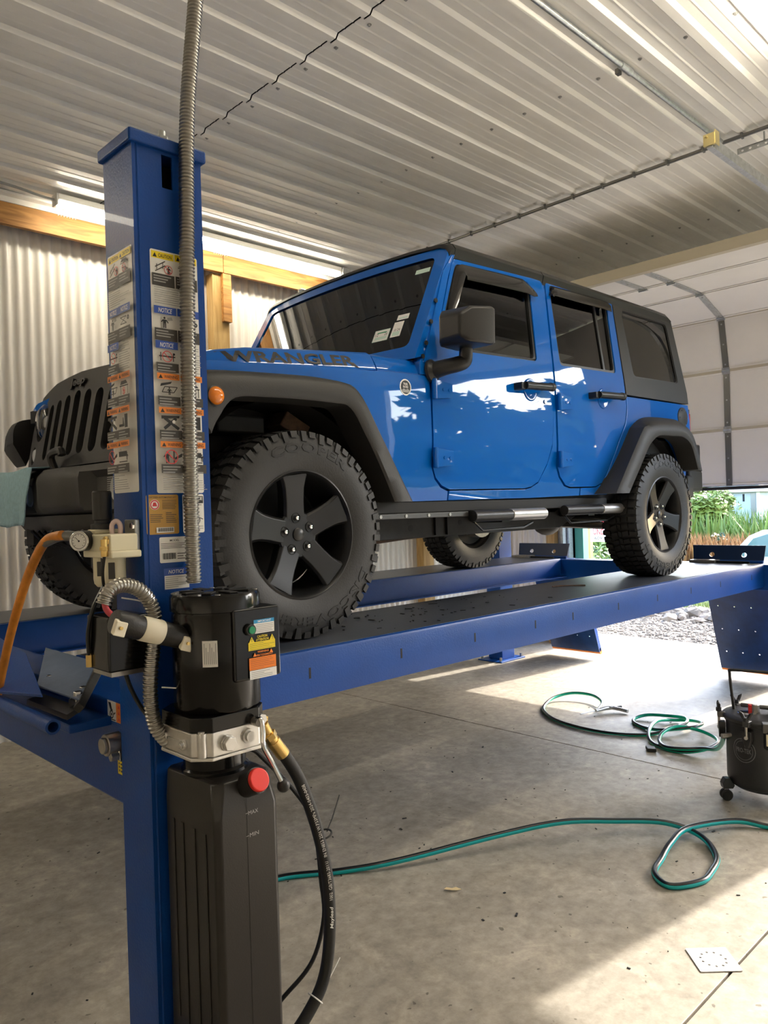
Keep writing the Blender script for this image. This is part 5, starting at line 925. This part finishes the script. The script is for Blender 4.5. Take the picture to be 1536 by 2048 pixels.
# towel on the bumper
def tw_pt(u, v):                                      # u along y, v down the drape
    q = max(0, (v-.25)/.75); y = .165+u*.56+.105*q*(1-u); fold = .007*math.sin(u*15+v*1.5)+.004*math.sin(u*37+1.3)
    xb = min(bump(y), bump(min(y, .30)))
    if v < .25: return (xb+.075-.30*v, y, 1.708-.02*v)
    return (xb-.014-(.006+fold)*q-.02*math.sin(PI*min(1, q*1.2))*.5, y, 1.703-q*.245+.005*math.sin(u*9))
gu = [k/40 for k in range(41)]; gv = [k/20 for k in range(21)]
mb = MB().rings([[tw_pt(u, v) for u in gu] for v in gv], closed=False, caps=False)
tw_o = mb.build('towel', 'towel', None, ang=80); sm_ = tw_o.modifiers.new('t', 'SOLIDIFY'); sm_.thickness = .004; sm_.offset = 1
tag(tw_o, 'light blue shop towel draped over the front bumper', 'towel')
# ------------------------------------------------------------------ things on the floor
def striped(path, r, m, top, label, name='air_hose', n=6, cat='hose'):
    return tag(MB().tube(spline(path, n), r, 12, mfun=lambda i, j: 1 if j in top else 0).build(name, [m, 'hose_black'], ang=60), label, cat, 'floor hoses')
T = [(-.34, -.60), (-.15, -.615), (.039, -.655), (.23, -.79), (.425, -.926), (.84, -1.124), (1.10, -1.27), (1.30, -1.42), (1.458, -1.571), (1.484, -1.718), (1.350, -1.845), (1.20, -1.885), (1.096, -1.886), (.99, -1.816), (1.05, -1.725), (1.18, -1.690), (1.306, -1.670), (1.48, -1.668), (1.713, -1.778), (1.79, -1.90), (1.84, -2.10), (1.95, -2.5)]
H = [.012]*len(T)
for k in (4, 5, 6, 7): H[k] = (.03, .06, .075, .06)[k-4]
H[8] = .045; H[9] = .02; H[16] = .030; H[17] = .040; H[18] = .03
striped([(x, y, h) for (x, y), h in zip(T, H)], .0128, 'teal', (10, 11, 0, 1), 'teal and black air hose running across floor with one loop')
G = [(3.016, -.331), (3.183, -.265), (3.283, -.123), (3.244, .025), (3.098, .094), (2.895, .042), (2.755, -.075), (2.649, -.239), (2.601, -.471), (2.626, -.679), (2.739, -.842), (2.871, -.921), (3.033, -.954), (3.132, -.904), (3.126, -.778), (3.102, -.658), (3.029, -.605), (2.934, -.646), (2.868, -.755), (2.825, -.882), (2.854, -.99), (2.932, -1.064), (3.065, -1.048), (3.153, -.946), (3.127, -.821), (2.968, -.791), (2.776, -.833), (2.629, -.913), (2.553, -1.024), (2.546, -1.151), (2.608, -1.252), (2.744, -1.278), (2.858, -1.211), (2.907, -1.085), (2.848, -.983), (2.724, -.951), (2.607, -.983), (2.521, -1.068), (2.54, -1.17), (2.57, -1.27), (2.48, -1.38), (2.22, -1.52), (1.995, -1.622)]
GZ = [.03, .04, .05, .05, .03, .012, .012, .012, .012, .012, .012, .03, .04, .045, .04, .03, .014, .012, .012, .03, .05, .06, .05, .03, .018, .04, .032, .014, .012, .012, .030, .042, .04, .05, .065, .05, .03, .03, .035, .05, .09, .21, .318]
striped([(x, y, z) for (x, y), z in zip(G, GZ)], .011, 'green_hose', (11, 0, 1, 2), 'coiled green and black hose between spray gun and pressure pot')
# spray gun lying on the floor
sg = root('spray_gun', (3.05, -.36, 0), 'small metal spray gun lying at the end of green hose', 'spray gun')
MB().tube([(3.015, -.340, .030), (3.07, -.355, .034), (3.12, -.375, .032), (3.15, -.40, .030)], lambda i: (.012, .017, .017, .012)[i], 12).build('body', 'alu', sg); MB().cyl((3.00, -.335, .030), (2.86, -.285, .022), .0045, n=8).build('nozzle', 'alu', sg); MB().cyl((3.02, -.342, .030), (2.985, -.33, .029), .012, n=12).build('nozzle_nut', 'alu', sg)
MB().tube([(3.12, -.38, .030), (3.145, -.43, .022), (3.14, -.49, .018)], .013, 10).build('grip', 'alu', sg); MB().tube(spline([(3.09, -.375, .040), (3.10, -.42, .036), (3.115, -.46, .028)], 5), .004, 8).build('trigger', 'steel', sg); MB().cyl((3.15, -.40, .03), (3.185, -.415, .03), .010, n=10).build('adjust_knob', 'black_plastic', sg)
# pressure pot on casters
TX, TY = 2.15, -1.757
pt_ = root('pressure_pot', (TX, TY, 0), 'black pressure pot on casters with clamps and lift handle', 'tank')
pb_o = MB().lathe([(.001, .062), (.10, .062), (.14, .068), (.165, .085), (.172, .11), (.172, .385), (.178, .388), (.178, .398), (.172, .400)], (TX, TY, 0), n=56).build('pot', 'pot', pt_)
ld = MB().lathe([(.186, .401), (.188, .404), (.188, .414), (.184, .418), (.15, .424), (.08, .432), (.001, .434)], (TX, TY, 0), n=56).build('lid', 'pot', pt_)
def rad(a, r, z): return V((TX+r*math.cos(a), TY+r*math.sin(a), z))
A0 = math.radians(118)
for k in range(6):
    a = A0+PI/3*k; e = rad(a, 1, 0)-V((TX, TY, 0)); g = V((-e.y, e.x, 0)); c = rad(a, .195, 0)
    cl = MB().obox(rad(a, .192, .41), e*.018, g*.016, (0, 0, .014)).build('clamp', 'gunmetal', pt_, bevel=.003); MB().cyl(rad(a, .203, .34), rad(a, .203, .43), .006, n=10).build('clamp_bolt', 'steel', cl)
    MB().sheet([[(-.022, .03), (.022, .03), (.022, -.01), (.008, -.05), (-.008, -.05), (-.022, -.01)]], lambda u, v, d: rad(a, .175+d, .345+v)+g*u, .03).build('clamp_lug', 'pot', cl, bevel=.003); MB().cyl(rad(a, .205, .345)-g*.001, rad(a, .209, .345), .009, n=8).build('lug_pin', 'steel', cl)
    for s in (-1, 1): MB().obox(rad(a, .203, .448)+g*s*.016, g*.011+V((0, 0, .004))*s, e*.007, V((0, 0, .020))+g*s*.010).build('wing', 'pot', cl, bevel=.006)
    MB().cyl(rad(a, .203, .424), rad(a, .203, .442), .013, n=10).build('wing_nut', 'pot', cl)
ha = math.radians(100); hv = V((math.cos(ha), math.sin(ha), 0)); hc = V((TX, TY, 0))-V((math.sin(ha)*.0, 0, 0))
for nm in ('handle',): MB().tube(spline([hc+hv*.135+V((0, 0, .425)), hc+hv*.142+V((0, 0, .50)), hc+hv*.150+V((0, 0, .605)), hc+hv*.138+V((0, 0, .622)), hc+hv*.0+V((0, 0, .625)), hc-hv*.138+V((0, 0, .622)), hc-hv*.150+V((0, 0, .605)), hc-hv*.142+V((0, 0, .50)), hc-hv*.135+V((0, 0, .425))], 5), .0075, 10).build(nm, 'black_trim', ld)
MB().tube([hc+hv*.10+V((0, 0, .452)), hc+V((-.02, 0, .456)), hc-hv*.09+V((0, 0, .45))], .010, 10).build('manifold', 'gunmetal', ld); MB().cyl(hc+V((-.04, .02, .43)), hc+V((-.04, .02, .47)), .018, n=6).build('relief_valve', 'steel', ld, bevel=.002); MB().cyl(hc+V((-.02, .05, .43)), hc+V((-.02, .05, .462)), .014, n=14).build('red_dial', 'red', ld); MB().lathe([(.045, .425), (.045, .432), (.03, .434)], hc+V((-.07, .05, 0)), n=24).build('fill_ring', 'chrome', ld)
rg = hc+V((-.165, -.085, 0)); ro = MB().lathe([(.022, .30), (.026, .305), (.026, .385), (.022, .39)], rg, n=20).build('regulator', 'black_plastic', pt_); MB().box(rg.x-.0275, rg.x-.024, rg.y-.006, rg.y+.006, .32, .375).build('sight_glass', 'ivory', ro); MB().obox(rg+V((.02, .01, .40)), (.04, .02, 0), (-.015, .03, 0), (0, 0, .022)).build('regulator_body', 'gunmetal', ro, bevel=.006)
MB().tube(spline([hc+V((-.02, -.05, .45)), hc+V((-.01, -.09, .49)), hc+V((.03, -.13, .54)), hc+V((.10, -.2, .60))], 6), .010, 10).build('outlet_hose', 'green_hose', pt_); MB().cyl(rad(math.radians(140), .165, .325), rad(math.radians(140), .215, .32), .013, n=12).build('inlet_fitting', 'steel', pt_)
d = Decal((0, 0, 0), (1, 0, 0), (0, 0, 1), fn=lambda u, v, l: rad(math.radians(168)+u/.172, .1722+l, .272+v)); d.ring(0, 0, .058, .003, PG, 28).ring(0, 0, .046, .002, PG, 28).text('PRO-TEK', 0, -.011, .022, PG, w=.078, bold=.02, c=True).text('HIGH QUALITY', 0, .048, .006, PG, w=.03, c=True); d.build('pot_emblem', pb_o)
for k in range(4):
    a = math.radians(134+90*k); e = rad(a, 1, 0)-V((TX, TY, 0)); g = V((-e.y, e.x, 0)); c = rad(a, .172, 0)
    cs = MB().sheet([[(-.010, .075), (.012, .11), (.035, .11), (.05, .085), (.045, .06), (.0, .06)]], lambda u, v, d: rad(a, .165+u, v)+g*(d-.02), .04).build('caster', 'black_trim', pt_, bevel=.003)
    cc = rad(a, .192, .027)
    for s in (-1, 1): MB().lathe([(.012, 0), (.026, .002), (.027, .006), (.027, .014), (.024, .018), (.008, .018)], cc+g*(s*.003), g*s, 24).build('caster_wheel', 'rubber', cs)
    MB().cyl(cc+V((0, 0, .015)), cc+V((0, 0, .062)), .008, n=8).build('caster_stem', 'steel', cs)
# floor drain plate, lint, scraps
fdr = root('floor_drain', (.645, -2.125, 0), 'square pale metal drain plate with ring of holes in floor', 'drain')
ca, sa = math.cos(-.78), math.sin(-.78); dm = lambda u, v, d: (.645+.97*(ca*u-sa*v), -2.125+.97*(sa*u+ca*v), .0035-d)
MB().sheet([rrect(-.068, .068, -.066, .066, .004, 2)]+[circ(.040*math.cos(2*PI*k/11), .040*math.sin(2*PI*k/11), .0048, 10) for k in range(11)], dm, .003).build('plate', mat('drain_white', (.72, .70, .68), .4), fdr); MB().box(.60, .69, -2.17, -2.08, .0001, .0004).build('drain_shade_sheet', 'dark', fdr)  # dark sheet on the slab stands for the shade below the drain holes
lf = MB(); r_ = random.Random(5)
lf.sheet([[(-.035, 0), (-.02, .012), (.0, .008), (.02, .016), (.034, .004), (.012, -.008), (-.012, -.012)]], lambda u, v, d: (.425+u*.6+v*.3, -1.215-u*.8+v, .004+.25*abs(v)+d), .0012)
tag(lf.build('dry_leaf', mat('dry', (.62, .50, .28), .7)), 'dry curled tan leaf on floor below teal hose', 'leaf')
tag(MB().obox((2.485, -.99, .012), (.025, .02, 0), (-.012, .022, 0), (0, 0, .010)).build('rubber_scrap', 'rubber', None, bevel=.004), 'black rubber scrap on floor beside coiled green hose', 'scrap')
mb = MB()
for k in range(90):
    x, y = r_.uniform(-1.0, 3.2), r_.uniform(-2.2, .6); s = r_.choice((.002, .003, .004, .006)); a = r_.uniform(0, PI)
    mb.obox((x, y, .0015), V((math.cos(a), math.sin(a), 0))*s*r_.uniform(.7, 2), V((-math.sin(a), math.cos(a), 0))*s*.6, (0, 0, .0014))
tag(mb.build('floor_grit', 'dark', None, smooth=False), 'tiny dark grit and chips scattered on concrete floor', 'grit', kind='stuff')
mb = MB()
for k in range(60):
    x, y = r_.gauss(.75, .45), r_.uniform(-1.0, -.5); s = r_.choice((.002, .003, .005, .008)); a = r_.uniform(0, PI)
    mb.obox((x, y, 1.0035), V((math.cos(a), math.sin(a), 0))*s*r_.uniform(.7, 3), V((-math.sin(a), math.cos(a), 0))*s*.6, (0, 0, .0014))
tag(mb.build('mud_flakes', 'dark', None, smooth=False), 'dark dried mud flakes scattered on near runway deck', 'mud', kind='stuff')
tag(MB().tube(spline([(2.0, -.66, 1.005), (2.06, -.68, 1.006), (2.12, -.72, 1.004), (2.16, -.78, 1.005)], 4), .004, 6).build('twig', 'rust'), 'thin brown twig lying on near runway deck', 'twig')
# ------------------------------------------------------------------ outside
mat('gravel', (.095, .08, .066), .85, noise=(9, .4)); mat('stone', (.145, .12, .10), .8, noise=(3, .35)); mat('grass_ground', (.13, .16, .045), .9, noise=(2, .4))
mat('leaf_dark', (.020, .050, .014), .6, noise=(2, .5), col2=(.045, .095, .024)); mat('leaf_mid', (.042, .092, .018), .6, noise=(2, .4), col2=(.09, .155, .03)); mat('leaf_lime', (.12, .18, .02), .6, noise=(2, .3), col2=(.21, .25, .035))
mat('blade_green', (.10, .155, .024), .6, noise=(1.5, .4)); mat('blade_pale', (.13, .165, .045), .6, noise=(1.5, .3)); mat('blade_rust', (.28, .13, .04), .7, noise=(1.5, .35)); mat('bark', (.12, .08, .05), .8, noise=(8, .4)); mat('car_white', (.60, .60, .61), .25, 0, .6); mat('car_glass', (.10, .17, .19), .05, .2); mat('shed_wall', (.34, .39, .44), .6, noise=(3, .08))
gx = [6.04, 6.3, 7.4, 8.0, 8.7, 9.6, 11, 14, 18, 24, 34, 60, 140]; gz = [-.03, -.04, -.05, -.02, -.06, -.16, -.32, -.55, -.62, -.6, -.3, 0, 0]
def gh(x):
    for i in range(len(gx)-1):
        if x <= gx[i+1]: return gz[i]+(x-gx[i])/(gx[i+1]-gx[i])*(gz[i+1]-gz[i])
    return 0
struct(MB().rings([[(x, y, z) for y in (-140, -40, -15, -5, 0, 5, 15, 40, 140)] for x, z in zip(gx, gz)], closed=False, caps=False).build('ground', 'grass_ground', None, recalc=False))
struct(MB().rings([[(x, y, z-.02) for y in (-140, YW+.15)] for x, z in ((-60, -.1), (6.04, -.1))], closed=False, caps=False).build('ground', 'grass_ground', None, recalc=False))
struct(MB().rings([[(x, y, gh(x)+.008) for y in (-30, 12)] for x in (6.04, 6.3, 7.4, 8.0, 8.4)], closed=False, caps=False).build('gravel_bed', 'gravel', None, recalc=False))
def ico(mb, c, r, rr, mi=0):
    t = 1.618; P_ = [(-1, t, 0), (1, t, 0), (-1, -t, 0), (1, -t, 0), (0, -1, t), (0, 1, t), (0, -1, -t), (0, 1, -t), (t, 0, -1), (t, 0, 1), (-t, 0, -1), (-t, 0, 1)]
    F_ = [(0,11,5),(0,5,1),(0,1,7),(0,7,10),(0,10,11),(1,5,9),(5,11,4),(11,10,2),(10,7,6),(7,1,8),(3,9,4),(3,4,2),(3,2,6),(3,6,8),(3,8,9),(4,9,5),(2,4,11),(6,2,10),(8,6,7),(9,8,1)]
    q = V((rr.uniform(.7, 1.3), rr.uniform(.7, 1.3), rr.uniform(.5, .9)))*r/1.9; a = rr.uniform(0, 6.28); ca_, sa_ = math.cos(a), math.sin(a)
    mb.add([V((c[0]+(x*ca_-y*sa_)*q.x, c[1]+(x*sa_+y*ca_)*q.y, c[2]+z*q.z)) for x, y, z in P_], F_, mi)
rr = random.Random(11); mb = MB()
for k in range(3800):
    x, y = rr.uniform(6.08, 8.1), rr.uniform(-1.5, 2.8); ico(mb, (x, y, gh(x)+.012), rr.uniform(.014, .032), rr, rr.choice((0, 0, 1)))
tag(mb.build('gravel', ['stone', 'gravel'], None, smooth=False, recalc=False), 'loose grey gravel strip outside the raised door', 'gravel', kind='stuff')
mb = MB()
for k in range(420):
    x, y = rr.gauss(8.15, .22), rr.uniform(-1.8, 3.2); ico(mb, (x, y, gh(x)+.03), rr.uniform(.05, .12), rr, rr.choice((0, 0, 1)))
tag(mb.build('rubble', ['stone', 'gravel'], None, smooth=False, recalc=False), 'band of larger broken stones behind the gravel strip', 'stones', kind='stuff')
def blades(name, n, xr, yr, h, m, label, w_=.02):
    mb = MB()
    for k in range(n):
        x, y = rr.uniform(*xr), rr.uniform(*yr); z = gh(x)-.02; hh_ = h*rr.uniform(.55, 1.15); a = rr.uniform(0, 6.28); lx, ly = rr.gauss(0, .18)*hh_, rr.gauss(0, .18)*hh_; wx, wy = math.cos(a)*w_*hh_**.5, math.sin(a)*w_*hh_**.5
        mb.add([(x-wx, y-wy, z), (x+wx, y+wy, z), (x+lx*.4+wx*1.1, y+ly*.4+wy*1.1, z+hh_*.55), (x+lx, y+ly, z+hh_), (x+lx*.4-wx*1.1, y+ly*.4-wy*1.1, z+hh_*.55)], [(0, 1, 2, 4), (4, 2, 3)])
    return tag(mb.build(name, m, None, smooth=False, recalc=False), label, 'grass', kind='stuff')
blades('short_grass', 6000, (8.3, 11.5), (-3, 5.5), .16, 'blade_pale', 'short pale grass just beyond the broken stones', .016)
blades('dry_weeds', 2400, (16.1, 17), (3.3, 6.3), 1.2, 'blade_rust', 'orange brown dry weeds in front of the green weeds', .03); blades('tall_weeds', 6500, (17, 19.2), (-6, 12), 1.7, 'blade_green', 'tall yellow green weeds beyond the dry weeds', .035)
blades('meadow_grass', 4200, (9, 15), (-16, -1), .40, 'blade_pale', 'meadow grass outside to the right of the building', .03)
def tree(x, y, h, r, m, label, n=1700, name='tree', ls=.16, base=.25):
    z0 = gh(x)-.05; t = root(name, (x, y, z0), label, 'tree' if name == 'tree' else 'bush', 'trees and bushes outside')
    mb = MB().tube(spline([(x, y, z0), (x+.05, y, z0+h*.3), (x-.06, y+.05, z0+h*.75)], 4), lambda i: max(.02, h*.020*(1-i/10)), 8)
    mb.build('trunk', 'bark', t); mb = MB(); cl = [(V((rr.gauss(0, .45)*r, rr.gauss(0, .45)*r, h*rr.uniform(base, .95))), r*rr.uniform(.28, .5)) for _ in range(16)]
    for k in range(n):
        c, cr = rr.choice(cl); v = V((rr.gauss(0, 1), rr.gauss(0, 1), rr.gauss(0, 1))).normalized()*cr*rr.uniform(.6, 1.05); p = V((x, y, z0))+c+v
        a = V((rr.gauss(0, 1), rr.gauss(0, 1), rr.gauss(0, .6))).normalized(); b = a.orthogonal().normalized(); s = ls*rr.uniform(.6, 1.3)
        mb.add([p-a*s, p+b*s*.42, p+a*s, p-b*s*.42], [(0, 1, 2, 3)])
    mb.build('foliage', m, t, smooth=False, recalc=False); return t
for x, y, h, r, m, lab in ((21.5, 9.4, 3.6, 1.7, 'leaf_mid', 'green leafy tree beyond weeds left of the shed'), (19.4, 5.75, 2.3, 1.0, 'leaf_lime', 'yellow green tree beside the pale shed'), (24, 12.6, 4.6, 2.4, 'leaf_dark', 'dark green tree behind the weeds at left'), (18.5, 9.4, 2.0, 1.2, 'leaf_lime', 'low yellow green bush behind the rear tire'), (27, 6.3, 5.5, 2.4, 'leaf_dark', 'dark green tree at the right edge behind the shed'), (30, 11.0, 6.5, 3.2, 'leaf_dark', 'tall dark tree behind the pale shed'), (27, 17, 6.5, 3.4, 'leaf_mid', 'tall green tree far left outside'), (29, 14.0, 6.5, 3.2, 'leaf_dark', 'broad dark tree behind the green leafy tree'), (22, 14.5, 4.0, 2.2, 'leaf_mid', 'green tree behind the green door jamb')): tree(x, y, h, r, m, lab, 8500, ls=.105, base=.05)
for x, y, h, r, m, lab in ((11.0, 4.75, 1.15, .55, 'leaf_lime', 'bright yellow green bush below the sign'), (12.4, 6.0, 1.5, .8, 'leaf_mid', 'green bush seen behind the green door jamb'), (10.2, 4.55, .8, .4, 'leaf_lime', 'small yellow bush between the rear tires'), (16.9, 4.35, 1.35, .5, 'leaf_dark', 'dark green bush above the raised wheel stop'), (19.2, 5.15, 2.2, .7, 'leaf_lime', 'yellow green bush leaning against the pale shed')): tree(x, y, h, r, m, lab, 900, 'bush', .07, .15)
def hedge(n, xr, yr, zr, q0, q1, m, label):
    mb = MB()
    for k in range(n):
        y = rr.uniform(*yr); p = V((rr.uniform(*xr), y, zr[0]+(zr[1]-zr[0])*rr.random()*(.86+.14*math.sin(y*.9)+.06*math.sin(y*2.7)))); a = V((rr.gauss(0, 1), rr.gauss(0, 1), rr.gauss(0, .6))).normalized(); b = a.orthogonal().normalized(); q = rr.uniform(q0, q1)
        mb.add([p-a*q, p+b*q*.5, p+a*q, p-b*q*.5], [(0, 1, 2, 3)])
    tag(mb.build('hedgerow', m, None, smooth=False, recalc=False), label, 'hedge', kind='stuff')
hedge(8000, (33, 36), (-2, 34), (-.5, 6.5), .3, .6, 'leaf_dark', 'dense dark hedgerow far behind the shed'); hedge(9000, (21, 24), (-34, -6), (-.6, 7.2), .3, .6, 'leaf_mid', 'dense green hedgerow outside the right-hand bay')
# sign on a post
sn = root('roadside_sign', (9.0, 3.3, gh(9)), 'white roadside sign with red lettering seen past the rear tire', 'sign')
MB().box(9.02, 9.10, 3.28, 3.40, gh(9)-.1, 1.35).build('post', 'pine_post', sn, bevel=.004); MB().box(9.02, 9.10, 2.05, 2.17, gh(9)-.1, 1.35).build('post', 'pine_post', sn, bevel=.004); bo_ = MB().box(9.0, 9.018, 2.06, 3.26, .885, 1.275).build('board', 'p_white', sn)
d = Decal((9.0, 3.25, .885), (0, -1, 0), (0, 0, 1)); d.disc(.10, .315, .055, GN).disc(.10, .315, .035, WH).text('MA', .19, .275, .085, RE, w=.17, bold=.03).text('UNDERCO', .04, .115, .090, RE, w=.44, bold=.03).text('609 978 82', .06, .03, .055, DK, w=.42, bold=.02); d.build('sign_print', bo_)
for x, y, h, lab in ((10.0, 3.72, .62, 'short grey marker post left below the sign'), (10.4, 3.78, .55, 'short dark marker post right below the sign')): tag(MB().cyl((x, y, gh(x)-.05), (x, y, gh(x)+h), .055, n=12).cyl((x, y, gh(x)+h), (x, y, gh(x)+h+.015), .045, n=12).build('marker_post', 'galv' if x < 10.2 else 'galv_dark'), lab, 'post', 'marker posts')
# pale shed
shd = root('shed', (22, 6.1, gh(22)), 'pale blue shed with white roof edge beyond the weeds', 'shed')
MB().box(22, 25, 5.35, 6.75, gh(22)-.1, 1.72).build('wall', 'shed_wall', shd); MB().sheet([[(5.15, 1.70), (6.95, 1.70), (6.95, 1.80), (6.05, 2.35), (5.15, 1.80)]], lambda u, v, d: (21.8+d, u, v), 3.4).build('roof', 'car_white', shd); MB().box(21.96, 22.0, 5.33, 5.43, gh(22)-.1, 1.70).build('corner_board', 'car_white', shd); MB().box(21.985, 22.0, 5.46, 5.60, gh(22), 1.66).build('door_gap', 'galv_dark', shd); MB().box(21.98, 22.0, 5.78, 5.83, 1.42, 1.64).build('vent', 'dark', shd)
# parked white car
wc = root('parked_car', (15.2, 1.7, gh(15.2)), 'white parked car beyond the raised rear wheel stop', 'car'); wz = gh(15.2)-.02
cy = lambda u: 4.15-u
BO = [(0, .32), (0.02, .62), (.15, .76), (.95, .86), (1.9, .90), (3.4, .92), (4.1, .88), (4.35, .70), (4.38, .35)]
MB().sheet([BO+[(4.3, .28), (.1, .25)]], lambda u, v, d: (14.35+d, cy(u), wz+v), 1.72).build('body', 'car_white', wc, bevel=.06, seg=3)
RO = [(.85, .86), (1.28, 1.32), (1.55, 1.44), (2.8, 1.46), (3.3, 1.36), (3.85, .92)]
MB().rings([[(14.35+o_, cy(u), wz+v) for u, v in RO] for o_ in (.06, .22, 1.5, 1.66)], closed=True).build('cabin', 'car_white', wc, bevel=.03)
for pts in ([(1.06, .90), (1.38, 1.27), (1.65, 1.36), (2.28, 1.37), (2.28, .92)], [(2.36, .92), (2.36, 1.37), (2.78, 1.37), (3.18, 1.29), (3.55, .94)]): MB().sheet([pts], lambda u, v, d: (14.404+.0*v-d, cy(u), wz+v), .008).build('side_window', 'car_glass', wc)
for u in (.85, 3.5):
    for x in (14.36, 15.9): MB().lathe([(.32, 0), (.32, .18), (.2, .19), (.19, .17), (.001, .17)], (x+.19, cy(u), wz+.32), (-1, 0, 0), 24).build('tire', 'tire', wc)
MB().obox((14.28, cy(1.35), wz+.95), (.06, 0, 0), (0, .09, 0), (0, 0, .06)).build('door_mirror', 'car_white', wc, bevel=.02)
